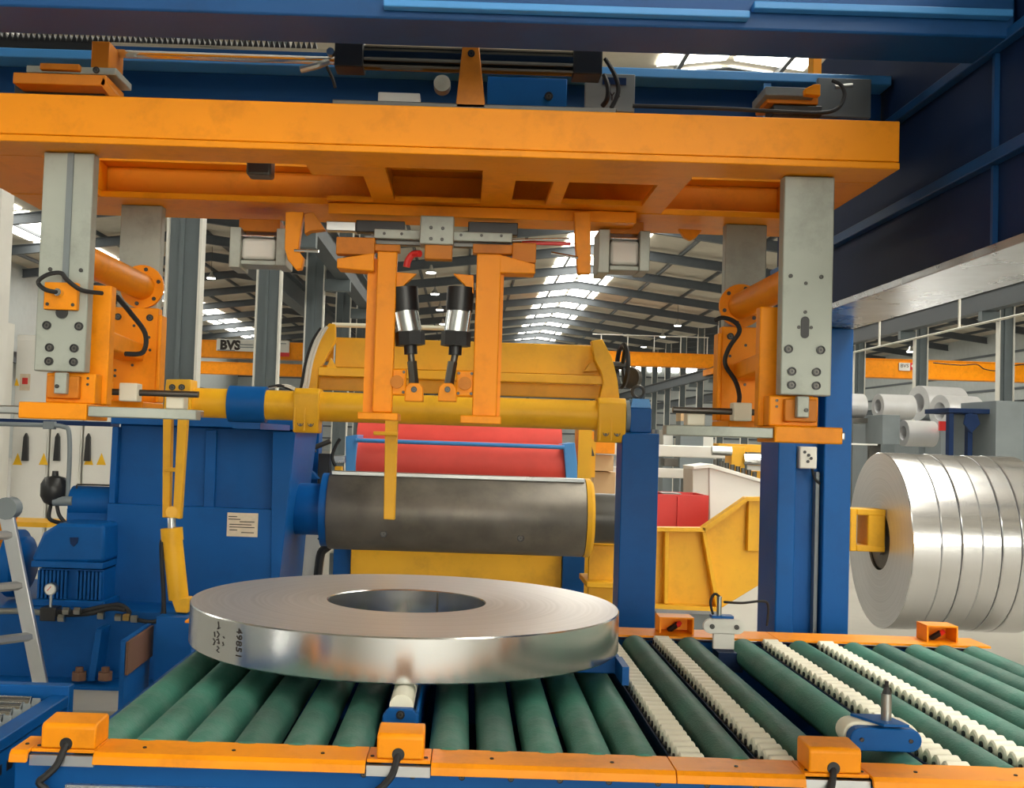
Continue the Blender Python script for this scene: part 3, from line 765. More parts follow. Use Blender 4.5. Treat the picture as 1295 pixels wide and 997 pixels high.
# rollers
m = MB(); m.lathe([(0, 0.012), (0.0, RR - 0.006), (0.006, RR), (1.614, RR), (1.62, RR - 0.006), (1.62, 0.012)], (0, 2.635, 0), (0, 1, 0), 28, closed=False)
ROLL_ME = m.mesh('roller', 'green')
AX_ME = MB().cyl((0, 2.60, 0), (0, 4.318, 0), 0.011, None, 8).mesh('axle', 'steel_dark')
near = lambda px: at(px, 940, 2.66).x
rx = [near(p) for p in (125, 188, 251, 314, 377, 440, 568, 631, 692, 754, 813)] + [0.657, 0.859, 1.06, 1.272, 1.473, 1.585, 1.707, 1.813, 1.92]
for x in rx:
    r = inst('roller', ROLL_ME, cv, (x, 0, RZ)); inst('axle', AX_ME, r, (x, 0, RZ))
    r.rotation_euler = (0, 0, 0)
# white wheel tracks
m = MB(); m.lathe([(-0.029, 0.004), (-0.029, 0.019), (-0.025, 0.024), (0.025, 0.024), (0.029, 0.019), (0.029, 0.004)], (0, 0, 0), (1, 0, 0), 14, closed=False)
m.mi = 1; m.cyl((-0.033, 0, 0), (0.033, 0, 0), 0.008, None, 8)
WH = m.mesh('wheel', ['cream', 'black'])
for x in (0.549, 0.758, 1.166, 1.372):
    t = MB(); t.box(x - 0.04, x + 0.04, 2.62, 4.30, 0.90, 0.925); t.box(x - 0.040, x - 0.035, 2.62, 4.30, 0.926, 0.955); t.box(x + 0.035, x + 0.040, 2.62, 4.30, 0.926, 0.955)
    t = t.build('wheel_track', 'blue_dark', cv)
    for k in range(32): inst('wheel', WH, t, (x, 2.66 + k * 0.0515, 0.961))
# lifting roller and cross beam under the coil
xl = at(505, 890, 2.8).x
hb = MB(); hb.box(xl - 0.045, xl + 0.045, 2.88, 4.30, 0.80, 0.93); hb.box(xl + 0.036, xl + 0.045, 2.91, 4.28, 0.931, 1.0)
hb = hb.build('lift_beam', 'blue', cv, bevel=0.004)
MB().prism([(xl - 0.045, 0.931), (xl + 0.045, 0.931), (xl + 0.045, 0.995), (xl + 0.03, 1.012), (xl - 0.03, 1.012), (xl - 0.045, 0.995)], 'y', 2.88, 2.905).build('lift_bracket', 'blue', hb, bevel=0.003)
MB().cyl((xl, 2.91, 1.011), (xl, 3.07, 1.011), 0.031, None, 20).build('lift_roller', 'cream', hb)
for y in (3.10, 3.35, 3.6, 3.9): MB().cyl((xl, y, 1.011), (xl, y + 0.2, 1.011), 0.031, None, 20).build('lift_roller', 'cream', hb)
bolt(hb, (xl, 2.8795, 0.998), 0.022); bolt(hb, (xl, 2.8795, 0.965), 0.008)
B(-0.56, xl - 0.05, 3.58, 3.70, 0.987, 1.041).build('cross_arm', 'blue', cv, bevel=0.004)
ca = B(xl + 0.05, 0.50, 3.52, 3.64, 0.987, 1.041).build('cross_arm', 'blue', cv, bevel=0.004)
B(0.485, 0.505, 3.36, 3.519, 0.987, 1.041).build('cross_arm_end', 'blue', ca)
# near centring unit and its far counterpart
def stadium(cx, cz, half, r, n=10):
    out = []
    for s in (1, -1):
        for k in range(n + 1):
            a = -math.pi / 2 + math.pi * k / n
            out.append((cx + s * half + s * r * math.cos(a), cz + s * r * math.sin(a)))
    return out
cx = at(1113, 930, 2.74).x
MB().prism(stadium(cx, 1.02, 0.058, 0.031), 'y', 2.735, 2.80).build('centring_belt', 'cream', cv, bevel=0.004)
u = MB().prism(stadium(cx, 1.018, 0.058, 0.027), 'y', 2.70, 2.733).build('centring_unit', 'blue', cv, bevel=0.003)
MB().prism([(cx - 0.055, 2.79), (cx - 0.01, 2.69), (cx + 0.05, 2.69), (cx + 0.03, 2.79)], 'z', 1.052, 1.058).build('unit_plate', 'blue', u)
MB().cyl((cx + 0.012, 2.735, 1.058), (cx + 0.012, 2.735, 1.12), 0.0125, None, 14).build('unit_pin', 'steel', u)
MB().cyl((cx + 0.012, 2.735, 1.12), (cx + 0.012, 2.735, 1.135), 0.011, 0.006, 12).build('pin_collar', 'black', u)
MB().cyl((cx + 0.012, 2.735, 1.135), (cx + 0.012, 2.735, 1.15), 0.005, None, 8).build('pin_tip', 'black', u)
B(0.945, 0.975, 2.74, 2.80, 0.64, 0.99).build('unit_post', 'blue_dark', u)
for dx in (-0.058, 0.058): bolt(u, (cx + dx, 2.6995, 1.018), 0.010)
cx = at(915, 800, 4.2).x
m = MB().prism(stadium(cx, 1.036, 0.05, 0.026), 'y', 4.19, 4.21)
m.prism([(cx - 0.038, 0.955), (cx + 0.038, 0.955), (cx + 0.038, 1.012), (cx - 0.038, 1.012)], 'y', 4.19, 4.21)
u = m.build('far_centring_unit', 'white_dull', cv)
for dx in (-0.045, 0.045): bolt(u, (cx + dx, 4.1895, 1.036), 0.018)
B(cx - 0.04, cx + 0.04, 4.212, 4.26, 1.062, 1.072).build('unit_plate', 'blue', u)
MB().cyl((cx - 0.01, 4.235, 1.072), (cx - 0.01, 4.235, 1.14), 0.009, None, 12).build('unit_pin', 'steel', u)
MB().tube([(cx - 0.01, 4.235, 1.14), (cx - 0.03, 4.23, 1.15), (cx - 0.045, 4.225, 1.12), (cx - 0.035, 4.225, 1.075)], 0.005, 6).build('cable', 'rubber', u)
MB().tube([(cx + 0.01, 4.24, 1.12), (cx + 0.09, 4.30, 1.11), (cx + 0.17, 4.33, 1.115), (cx + 0.2, 4.34, 1.10), (cx + 0.2, 4.35, 1.02)], 0.005, 6).build('cable', 'rubber', u)
B(cx - 0.03, cx + 0.06, 4.14, 4.24, 0.88, 0.95).build('unit_base', 'blue_dark', u)

# ================================================================== THE COIL
CC = Vector((-0.173, 3.70, 1.043)); CR, CRI, CW = 0.685, 0.255, 0.124
m = MB()
m.mi = 0
n = 160
prof = [(0.0, CRI + 0.002), (0.0, CR - 0.004), (0.004, CR), (CW - 0.004, CR), (CW, CR - 0.003), (CW, CRI + 0.003), (CW - 0.003, CRI), (0.003, CRI)]
k = len(prof)
vs = []; fs = []; ms = []
for i in range(n):
    t = 2 * math.pi * i / n
    for (h, r) in prof: vs.append((CC.x + r * math.cos(t), CC.y + r * math.sin(t), CC.z + h))
for i in range(n):
    j = (i + 1) % n
    for q in range(k):
        w = (q + 1) % k; fs.append((i*k+q, j*k+q, j*k+w, i*k+w)); ms.append(0 if q in (0, 4) else 1)
m.v = vs; m.f = [list(f) for f in fs]; m.m = ms
coil = m.build('metal_coil', ['coil_face', 'coil_side'], origin=CC)
tag(coil, 'wide flat silver strip coil lying on the green rollers', 'coil')
# seam of the inner wrap
a = math.radians(68)
MB().cbox((CC.x + (CRI - 0.0015) * math.cos(a), CC.y + (CRI - 0.0015) * math.sin(a), CC.z + CW / 2), (0.003, 0.006, CW - 0.01), Matrix.Rotation(a, 3, 'Z')).build('wrap_seam', 'steel_dark', coil)
# marker writing running down the outside
def on_coil(vs, fs, phi0, zc, name):
    out = []
    for p in vs:
        # text x runs downwards, text y runs to the right around the coil
        phi = math.radians(phi0) + p.y / CR
        r = CR + 0.0006 + (0.0006 if p.z > 0 else 0)
        out.append((CC.x + r * math.sin(phi), CC.y - r * math.cos(phi), zc - p.x))
    m = MB(); m._add(out, fs); return m.build(name, 'ink', coil)
on_coil(*text_mesh('49851', 0.034, 0.0005), -39.8, CC.z + CW / 2 + 0.003, 'handwriting')
def strokes(lines, phi0, zc, name):
    m = MB()
    for ln in lines:
        pts = []
        for (u, w) in ln:
            phi = math.radians(phi0) + u / CR
            pts.append((CC.x + (CR + 0.001) * math.sin(phi), CC.y - (CR + 0.001) * math.cos(phi), zc + w))
        m.tube(pts, 0.0012, 5, smooth=False)
    return m.build(name, 'ink', coil)
strokes([[(0, 0.05), (0.004, 0.036), (-0.002, 0.028), (0.012, 0.034)], [(-0.004, 0.022), (0.008, 0.014), (-0.002, 0.004)],
         [(-0.006, -0.004), (0.004, 0.002), (0.010, -0.012), (0.0, -0.010)], [(0.0, -0.02), (0.01, -0.024), (-0.002, -0.032), (0.010, -0.036)],
         [(-0.02, 0.018), (-0.016, 0.004)], [(-0.026, -0.002), (-0.014, -0.008), (-0.022, -0.02)], [(0.03, 0.012), (0.036, 0.008)], [(0.028, -0.004), (0.034, -0.012), (0.028, -0.014)]],
        -48.5, CC.z + CW / 2, 'handwriting')

# ================================================================== SMALL CONVEYOR ON THE LEFT
sc = thing('gravity_conveyor', 'small blue framed conveyor with thin silver rollers at the lower left', 'conveyor', (-1.45, 2.7, 0))
XS = at(90, 885, 3.15).x
B(XS - 0.9, XS, 3.13, 3.17, 0.72, 0.985).build('end_beam', 'blue', sc, bevel=0.003)
B(XS - 0.05, XS, 2.0, 3.128, 0.93, 0.96).build('side_rail', 'blue', sc, bevel=0.003)
B(XS - 0.02, XS - 0.005, 2.0, 3.128, 0.75, 0.929).build('side_panel', 'blue', sc)
B(XS - 0.055, XS, 3.08, 3.128, 0, 0.719).build('leg', 'blue', sc); B(XS - 0.055, XS, 2.0, 2.05, 0, 0.74).build('leg', 'blue', sc)
B(XS - 0.9, XS - 0.85, 2.0, 3.128, 0.75, 0.95).build('side_rail', 'blue', sc); B(XS - 0.9, XS - 0.85, 3.08, 3.128, 0, 0.719).build('leg', 'blue', sc)
ME = MB().cyl((XS - 0.84, 0, 0), (XS - 0.075, 0, 0), 0.026, None, 16).mesh('roller', 'chrome')
BR = MB().prism([(-0.03, -0.03), (0.03, -0.03), (0.0, 0.022)], 'x', XS - 0.073, XS - 0.052).mesh('roller_bracket', 'grey_paint')
SL = B(XS - 0.0045, XS - 0.003, -0.016, 0.016, -0.012, 0.012).mesh('slot', 'black')
for k in range(17):
    y = 3.06 - 0.063 * k
    inst('roller', ME, sc, (0, y, 0.945)); inst('roller_bracket', BR, sc, (0, y, 0.945)); inst('slot', SL, sc, (0, y, 0.885))
# ================================================================== BLUE COILER (gearbox, motor, mandrel)
def fb(nm, x0, y0, x1, y1, Y, dep, mm, par, bev=0.004):
    a, b, c, d = rc(x0, y0, x1, y1, Y); return B(a, b, Y, Y + dep, c, d).build(nm, mm, par, bevel=bev)
def pl(nm, pts, Y, dep, mm, par, bev=0.004):
    q = [(lambda p: (p.x, p.z))(at(px, py, Y)) for px, py in pts]
    return MB().prism(q, 'y', Y, Y + dep).build(nm, mm, par, bevel=bev)
rec = thing('coiler_machine', 'big blue coiler machine with gearbox housing and dark expanding mandrel', 'machine', (-1.7, 7.2, 0))
YF = 6.80
h = pl('gearbox_housing', [(147, 645), (152, 536), (376, 544), (366, 620), (352, 770), (128, 775), (136, 690)], YF + 0.06, 0.95, 'blue', rec, bev=0.01)
# raised panels on the front leave the recesses between them
pl('front_panel', [(136, 637), (350, 645), (345, 762), (128, 765), (132, 700)], YF, 0.058, 'blue', rec)
pl('front_panel', [(142, 540), (150, 540), (145, 637), (137, 637)], YF, 0.058, 'blue', rec)
pl('front_panel', [(260, 544), (274, 544), (271, 643), (257, 642)], YF + 0.03, 0.028, 'blue', rec)
pl('front_panel', [(345, 546), (374, 546), (364, 640), (350, 760), (342, 760), (343, 640)], YF - 0.02, 0.078, 'blue', rec)
fb('top_plate', 140, 528, 380, 540, YF - 0.04, 1.0, 'blue', rec)
npl = fb('nameplate', 287, 649, 326, 679, YF - 0.006, 0.005, 'label_paper', rec, bev=0)
for k, (u0, u1) in enumerate(((289, 300), (289, 304), (303, 322), (290, 318), (290, 322), (290, 300), (305, 321))):
    y = 653 + k * 3.4
    a, b, c, d = rc(u0, y, u1, y + 1.1, YF - 0.0065); B(a, b, YF - 0.0068, YF - 0.0061, c, d).build('print_line', 'ink', npl)
# base
bs = pl('base', [(-60, 766), (245, 776), (252, 862), (-60, 855)], 6.45, 1.2, 'blue', rec)
PZ = at(150, 864, 6.4).z - 0.004
B(at(-60, 860, 6.4).x, at(250, 860, 6.4).x, 6.22, 7.7, PZ + 0.001, PZ + 0.016).build('base_plate', 'blue', rec)
for px in (118,): pl('base_rib', [(px + 3, 796), (px + 11, 796), (px + 2, 862), (px - 8, 862)], 6.3, 0.148, 'blue', rec)
pl('base_end', [(215, 776), (246, 776), (252, 862), (215, 862)], 6.30, 0.148, 'blue', rec)
for px in (100, 133):
    p = at(px, 858, 6.30); z = p.z
    m = MB().cyl((p.x, 6.30, z - 0.01), (p.x, 6.30, z + 0.035), 0.042, None, 6); m.cyl((p.x, 6.30, z + 0.035), (p.x, 6.30, z + 0.06), 0.022, None, 10)
    m.build('anchor_bolt', 'brown', rec)
# mandrel with neck and end flange
MZ, MY = at(580, 650, 7.3).z, 7.3
X = lambda px: at(px, 650, MY).x
MB().lathe([(0, 0.02), (0, 0.31), (0.05, 0.31), (0.06, 0.27)], (X(352), MY, MZ), (1, 0, 0), 40, closed=False).build('neck_flange', 'blue', rec)
MB().lathe([(0, 0.02), (0, 0.16), (0.01, 0.165), (X(412) - X(362), 0.165)], (X(362), MY, MZ), (1, 0, 0), 40, closed=False).build('neck', 'blue', rec)
MB().cyl((X(408), MY, MZ), (X(417), MY, MZ), 0.235, None, 40).build('mandrel_collar', 'blue', rec)
md = MB().lathe([(0, 0.05), (0, 0.245), (0.01, 0.25), (X(738) - X(417) - 0.01, 0.25), (X(738) - X(417), 0.245), (X(738) - X(417), 0.05)], (X(417), MY, MZ), (1, 0, 0), 56, closed=False).build('mandrel', 'mandrel', rec)
B(X(420), X(736), 7.19, 7.29, MZ + 0.228, MZ + 0.254).build('gripper_strip', 'steel', md, bevel=0.003)
for px in (489, 657):
    a = math.radians(-30)
    bolt(md, (X(px), MY - 0.25 * math.cos(a) + 0.002, MZ + 0.25 * math.sin(a) + 0.0), 0.045)
MB().lathe([(0, 0.05), (0, 0.252), (0.03, 0.252), (0.05, 0.23), (0.05, 0.05)], (X(738) + 0.001, MY, MZ), (1, 0, 0), 48, closed=False).build('mandrel_end', 'yellow', rec)
MB().cyl((X(748), MY, MZ), (X(781), MY, MZ), 0.16, None, 32).build('mandrel_shaft', 'steel_dark', rec)
# motor
YMo = 6.55
mo = thing('electric_motor', 'blue ribbed electric motor left of the gearbox housing', 'motor', (at(88, 735, 6.8).x, 6.8, at(88, 735, 6.7).z))
pl('motor_hood', [(40, 706), (54, 674), (74, 662), (132, 664), (132, 712), (41, 712)], YMo, 0.42, 'blue', mo, bev=0.02)
fb('hood_lip', 39, 711, 130, 719, YMo - 0.015, 0.44, 'blue', mo)
x0, x1, z0, z1 = rc(47, 720, 130, 762, YMo + 0.02)
B(x0, x1, YMo + 0.04, YMo + 0.4, z0, z1 - 0.003).build('motor_body', 'blue', mo)
for k in range(17):
    if k in (8, 9): continue
    x = x0 + 0.012 + k * (x1 - x0 - 0.024) / 16
    B(x - 0.006, x + 0.006, YMo + 0.005, YMo + 0.039, z0 + 0.02, z1 - 0.01).build('cooling_fin', 'blue', mo)
fb('motor_foot', 36, 760, 132, 768, YMo - 0.03, 0.45, 'blue', mo)
fb('terminal_lid', 72, 668, 122, 673, YMo + 0.05, 0.25, 'blue', mo)
p0, p1 = at(12, 712, 6.76), at(46, 712, 6.76)
MB().lathe([(0, 0.10), (0.01, 0.20), (0.07, 0.20), (0.08, 0.16), (0.11, 0.16), (0.13, 0.12)], (p0.x, 6.76, p0.z), (1, 0, 0), 32, closed=False).build('fan_cowl', 'blue', mo)
pl('badge', [(88, 680), (99, 680), (98, 687), (93, 692), (89, 688)], YMo - 0.004, 0.006, 'blue_dark', mo, bev=0)
# brake drum above the motor
dr = thing('brake_drum', 'blue horizontal drum above the motor with thin pipe', 'drum', at(118, 655, 6.95))
p0, p1 = at(93, 636, 6.95), at(146, 637, 6.95)
MB().cyl((p0.x, 6.95, p0.z), (p1.x, 6.95, p0.z), 0.105, None, 32).build('drum', 'blue', dr)
fb('drum_foot', 84, 644, 140, 663, 6.86, 0.2, 'blue', dr)
MB().tube([at(97, 626, 6.9), at(97, 614, 6.9), at(98, 613, 6.9), at(142, 614, 6.9)], 0.006, 6, smooth=False).build('pipe', 'steel_dark', dr)
# accumulator and its pipe
ac = thing('accumulator', 'black pressure accumulator bottle with bent steel pipe before the white cabinets', 'accumulator', at(75, 660, 6.9))
p = at(68, 640, 6.9)
zt = at(68, 602, 6.9).z
MB().lathe([(0, 0.02), (0.02, 0.06), (0.06, 0.082), (zt - p.z - 0.05, 0.082), (zt - p.z - 0.01, 0.06), (zt - p.z, 0.02), (zt - p.z + 0.03, 0.018)], (p.x, 6.9, p.z), (0, 0, 1), 24, closed=False).build('bottle', 'black', ac)
MB().cyl(at(68, 634, 6.86), at(92, 634, 6.86), 0.03, None, 12).build('valve', 'grey_paint', ac)
MB().tube([at(-20, 536, 6.88), at(60, 538, 6.88), at(80, 540, 6.88), at(87, 546, 6.88), at(88, 580, 6.88), at(85, 632, 6.88)], 0.014, 10).build('pipe', 'grey_paint', ac)
fb('pipe_clamp', 54, 533, 68, 543, 6.86, 0.05, 'grey_paint', ac)
MB().tube([at(64, 640, 6.88), at(62, 655, 6.88), at(70, 660, 6.88), at(80, 662, 6.88)], 0.012).build('hose', 'rubber', ac)
MB().tube([at(72, 640, 6.86), at(75, 652, 6.85), at(83, 662, 6.85)], 0.012).build('hose', 'rubber', ac)
# hydraulic valves and hoses on the base
hy = thing('hydraulic_manifold', 'row of hydraulic hoses and fittings with round pressure gauge on the blue base', 'hydraulics', at(60, 778, 6.42))
fb('valve_block', 50, 769, 70, 786, 6.33, 0.1, 'black', hy)
MB().tube([at(-20, 774, 6.38), at(20, 773, 6.38), at(52, 775, 6.38)], 0.018).build('pipe', 'steel', hy)
MB().tube([at(68, 774, 6.38), at(100, 774, 6.36), at(130, 768, 6.34), at(152, 766, 6.34), at(163, 774, 6.34), at(160, 780, 6.34)], 0.014).build('hose', 'rubber', hy)
MB().tube([at(70, 778, 6.36), at(110, 777, 6.34), at(140, 770, 6.32), at(158, 772, 6.32)], 0.012).build('hose', 'rubber', hy)
MB().tube([at(165, 782, 6.34), at(190, 787, 6.32), at(203, 782, 6.3), at(207, 765, 6.3), at(205, 720, 6.3), at(204, 690, 6.3), at(205, 684, 6.0)], 0.012).build('hose', 'rubber', hy)
for px, py in ((30, 774), (84, 773), (98, 773), (78, 782), (128, 779), (150, 781), (160, 781), (170, 783)):
    a = at(px - 4, py, 6.33); b = at(px + 4, py + 0.3, 6.33)
    MB().cyl(a, b, 0.022, None, 6).build('fitting', 'steel' if px != 160 else 'brass', hy)
p = at(65, 745, 6.36)
ga = MB().cyl((p.x, 6.34, p.z), (p.x, 6.38, p.z), 0.034, None, 24).build('gauge', 'steel', hy)
MB().cyl((p.x, 6.336, p.z), (p.x, 6.34, p.z), 0.028, None, 24).build('dial', 'white_paint', ga)
MB().cbox((p.x - 0.004, 6.334, p.z + 0.004), (0.004, 0.002, 0.03), Matrix.Rotation(0.7, 3, 'Y')).build('needle', 'red', ga)
MB().cyl((p.x, 6.36, p.z - 0.03), (p.x, 6.36, at(65, 770, 6.36).z), 0.008, None, 8).build('gauge_stem', 'steel', hy)
# side stop with brown pad in front of the base
st = thing('stop_plate', 'upright blue stop with brown pad beside the leftmost green roller', 'stop', (at(175, 860, 5.2).x, 5.2, 0))
a, b = at(162, 830, 5.0), at(190, 820, 5.4)
m = MB().prism([(a.x - 0.02, 4.95), (a.x + 0.0, 4.95), (b.x, 5.4), (b.x - 0.02, 5.4)], 'z', 0.0, at(176, 798, 5.2).z); m.build('post', 'blue', st)
m = MB().prism([(a.x + 0.002, 4.955), (a.x + 0.014, 4.955), (b.x + 0.014, 5.395), (b.x + 0.002, 5.395)], 'z', at(176, 840, 5.2).z, at(176, 800, 5.2).z); m.build('pad', 'brown', st)
# support under everything else out of sight: floor plinth
pb = MB().box(at(-80, 880, 6.0).x, at(262, 880, 6.0).x, 5.78, 7.8, 0.0, PZ)
pb.box(at(-80, 880, 6.0).x, at(196, 880, 5.6).x, 5.44, 5.68, 0.0, PZ - 0.02)
tag(pb.build('floor_plinth', 'concrete'), 'low concrete plinth in front of the blue coiler base', 'plinth')

# ladder leaning at the left
ld = thing('step_ladder', 'grey aluminium ladder standing before the blue motor at the left edge', 'ladder', (at(25, 850, 5.6).x, 5.6, 0))
def rail(px0, py0, px1, py1, Yt, w=0.055, ext=True):
    a, b = at(px0, py0, Yt), at(px1, py1, Yt)
    d = (b - a).normalized(); b2 = a + d * ((a.z - 0.03) / -d.z)
    M = d.to_track_quat('Z', 'X').to_matrix()
    c = (a + b2) / 2
    MB().cbox(c, (0.07, 0.03, (b2 - a).length), M).build('rail', 'alu', ld, bevel=0.004)
    return a, b2
aL, bL = rail(8, 648, 48, 848, 5.6)
_o = Vector((-0.34, -0.42, 0))
MB().cbox((aL + bL) / 2 + _o, (0.07, 0.03, (bL - aL).length), (bL - aL).normalized().to_track_quat('Z', 'X').to_matrix()).build('rail', 'alu', ld, bevel=0.004)
aR, bR = aL + _o, bL + _o
for k in range(5):
    t = 0.09 + k * 0.20
    q0, q1 = aL.lerp(bL, t), aR.lerp(bR, t)
    MB().tube([q0, q1], 0.022, 6).build('rung', 'alu', ld)
p = at(10, 643, 5.6); MB().cyl(p - Vector((0, 0.03, 0)), p + Vector((0, 0.05, 0)), 0.055, None, 16).build('hinge', 'grey_paint', ld)

# ================================================================== YELLOW SWING ARM (shaft, clamps, frame, crank, cylinder)
sw = thing('swing_arm', 'yellow swing arm frame on a thick yellow shaft in front of the mandrel', 'swing arm', (at(500, 518, 5.5).x, 5.5, 1.7))
SY = 5.5; SZ = at(580, 520, SY).z
SX = lambda px: at(px, 518, SY).x
MB().cyl((SX(218), SY, SZ), (SX(786), SY, SZ), 0.072, None, 32).build('shaft', 'yellow', sw)
MB().cyl((SX(290), SY, SZ), (SX(337), SY, SZ), 0.088, None, 32).build('bearing_sleeve', 'blue', sw)
B(SX(296), SX(331), SY - 0.02, SY + 0.9, SZ - 0.12, SZ - 0.089).build('bearing_bracket', 'blue', sw)
for (a, b) in ((374, 406), (754, 789)):
    m = MB().prism([(SY - 0.085, SZ + 0.06), (SY - 0.06, SZ + 0.085), (SY + 0.07, SZ + 0.085), (SY + 0.085, SZ), (SY + 0.06, SZ - 0.13), (SY - 0.06, SZ - 0.13), (SY - 0.085, SZ - 0.08)], 'x', SX(a), SX(b))
    c = m.build('clamp', 'yellow', sw, bevel=0.006)
    for t in (0.3, 0.7):
        x = SX(a) + (SX(b) - SX(a)) * t
        bolt(c, (x, SY - 0.076, SZ - 0.085), 0.03)
        B(x - 0.002 - 0.03, x - 0.026, SY - 0.088, SY - 0.08, SZ - 0.12, SZ - 0.01).build('clamp_rib', 'yellow', c)
# frame arms rising from the clamps
YA = 5.62
pl('side_arm', [(386, 506), (388, 470), (400, 432), (416, 409), (424, 410), (424, 432), (403, 470), (400, 506)], YA, 0.05, 'yellow', sw)
pl('side_arm', [(748, 431), (762, 429), (774, 452), (781, 480), (784, 508), (757, 508), (763, 484), (760, 470), (752, 455)], YA - 0.05, 0.07, 'yellow', sw)
fb('top_beam', 424, 432, 762, 470, YA + 0.06, 0.04, 'yellow', sw)
fb('beam_shelf', 402, 470, 764, 481, YA - 0.03, 0.085, 'yellow', sw)
fb('lower_beam', 402, 482, 764, 499, YA + 0.06, 0.05, 'yellow', sw)
pl('gusset', [(410, 470), (418, 452), (428, 470)], YA + 0.01, 0.045, 'yellow', sw)
pl('gusset', [(738, 470), (752, 452), (756, 470)], YA + 0.01, 0.045, 'yellow', sw)
MB().cyl(at(420, 411, YA + 0.03), at(590, 416, YA + 0.03), 0.012, None, 10).build('handrail', 'cream', sw)
for k in range(3):
    MB().tube([at(414 - 4 * k, 413 + k, YA - 0.01), at(403 - 4 * k, 432, YA - 0.01), at(394 - 4 * k, 460, YA - 0.01), at(388 - 4 * k, 492, YA - 0.01), at(378 - 3 * k, 494, YA - 0.01), at(362 - 3 * k, 488, YA - 0.01), at(340, 490, YA)], 0.008, 6).build('hose', 'white_dull' if k < 2 else 'rubber', sw)
pl('hanging_stop', [(487, 530), (503, 530), (499, 658), (485, 657)], 5.40, 0.06, 'yellow', sw)
fb('stop_pin', 472, 546, 503, 551, 5.37, 0.028, 'yellow', sw)
# handwheel at the right end
hw = at(789, 462, YA); 
wh = MB().lathe([(-0.008, 0.098), (0.008, 0.098), (0.012, 0.108), (0.0, 0.118), (-0.012, 0.108)], (hw.x, YA + 0.05, hw.z), (1, 0.12, 0), 32).build('handwheel', 'black', sw)
m = MB()
ax = Vector((1, 0.12, 0)).normalized(); e1 = Vector((0, 0, 1)); e2 = ax.cross(e1)
for k in range(3):
    t = k * 2.094 + 0.5; e = e1 * math.cos(t) + e2 * math.sin(t); c = Vector((hw.x, YA + 0.05, hw.z)); m.cyl(c, c + e * 0.1, 0.011, None, 8)
m.build('spokes', 'black', wh)
MB().cyl(Vector((hw.x, YA + 0.05, hw.z)) - ax * 0.09, Vector((hw.x, YA + 0.05, hw.z)) + ax * 0.03, 0.02, None, 10).build('hub', 'steel_dark', wh)
p = at(797, 478, YA + 0.12); MB().cyl(p, p + Vector((0.02, 0.02, 0)), 0.055, None, 20).build('chain_disc', 'steel_dark', sw)
# crank fork and hydraulic cylinder
fork = pl('crank_fork', [(206, 522), (217, 522), (214, 655), (205, 655)], 5.40, 0.05, 'yellow', sw)
pl('crank_fork', [(225, 520), (237, 520), (228, 657), (218, 655)], 5.36, 0.05, 'yellow', sw)
pl('fork_bridge', [(208, 592), (232, 592), (232, 597), (208, 597)], 5.39, 0.05, 'yellow', sw)
pl('fork_head', [(210, 480), (241, 480), (241, 522), (206, 522)], 5.39, 0.14, 'yellow', sw)
for px in (218, 230): bolt(sw, at(px, 490, 5.389), 0.03)
m = MB().cyl(at(217, 648, 5.35), at(217, 648, 5.46), 0.028, None, 16); m.build('clevis_eye', 'yellow', sw)
cyb = MB().cyl(at(217, 672, 5.42), at(226, 758, 5.42), 0.047, None, 24).build('hydraulic_cylinder', 'yellow', sw)
MB().cyl(at(217, 655, 5.42), at(217.3, 672, 5.42), 0.02, None, 14).build('piston_rod', 'chrome', cyb)
MB().cyl(at(217, 668, 5.42), at(218, 684, 5.42), 0.052, None, 24).build('gland', 'yellow', cyb)
pl('cylinder_foot', [(216, 756), (239, 757), (237, 776), (222, 775)], 5.38, 0.08, 'yellow', cyb)
B(at(205, 780, 5.4).x, at(250, 780, 5.4).x, 5.3, 5.54, 0, at(228, 776, 5.4).z - 0.003).build('cylinder_pedestal', 'blue', sw)
MB().tube([at(214, 682, 5.4), at(206, 684, 5.4), at(205, 700, 5.4), at(207, 745, 5.4), at(208, 780, 5.4)], 0.009).build('hose', 'rubber', cyb)

# blue bearing post at the right end of the shaft
po = thing('bearing_post', 'narrow blue post with stepped top and lifting eye right of the mandrel', 'post', (at(806, 790, 5.5).x, 5.5, 0))
x0, x1, z0, z1 = rc(784, 548, 831, 790, 5.42)
B(x0, x1, 5.42, 5.62, 0, z1).build('post_body', 'blue', po, bevel=0.006)
a, b, c, d = rc(797, 516, 824, 548, 5.45)
B(a, b, 5.45, 5.60, z1 + 0.001, d).build('post_head', 'blue', po, bevel=0.006)
a2, b2, c2, d2 = rc(797, 505, 824, 516, 5.5)
q = MB().prism([(a + 0.002, d + 0.001), (b - 0.002, d + 0.001), (b - 0.012, d2), (a + 0.012, d2)], 'y', 5.46, 5.59); q.build('head_cap', 'blue_light', po)
for px in (787, 828):
    p = at(px, 545, 5.45); MB().cyl((p.x, 5.47, z1), (p.x, 5.47, z1 + 0.02), 0.018, None, 8).build('adjusting_screw', 'steel', po)
p = at(807, 496, 5.52)
MB().lathe([(0.008 * math.cos(t), 0.028 + 0.008 * math.sin(t)) for t in [k * math.pi / 4 for k in range(8)]], (p.x, 5.52, p.z), (0, 1, 0), 24).build('lifting_eye', 'steel_dark', po)
MB().cyl((p.x, 5.52, d2), (p.x, 5.52, p.z - 0.026), 0.012, None, 8).build('eye_shank', 'steel_dark', po)
MB().cyl((SX(790), SY, SZ), (a - 0.001, SY, SZ), 0.078, None, 24).build('bearing_ring', 'grey_paint', po)
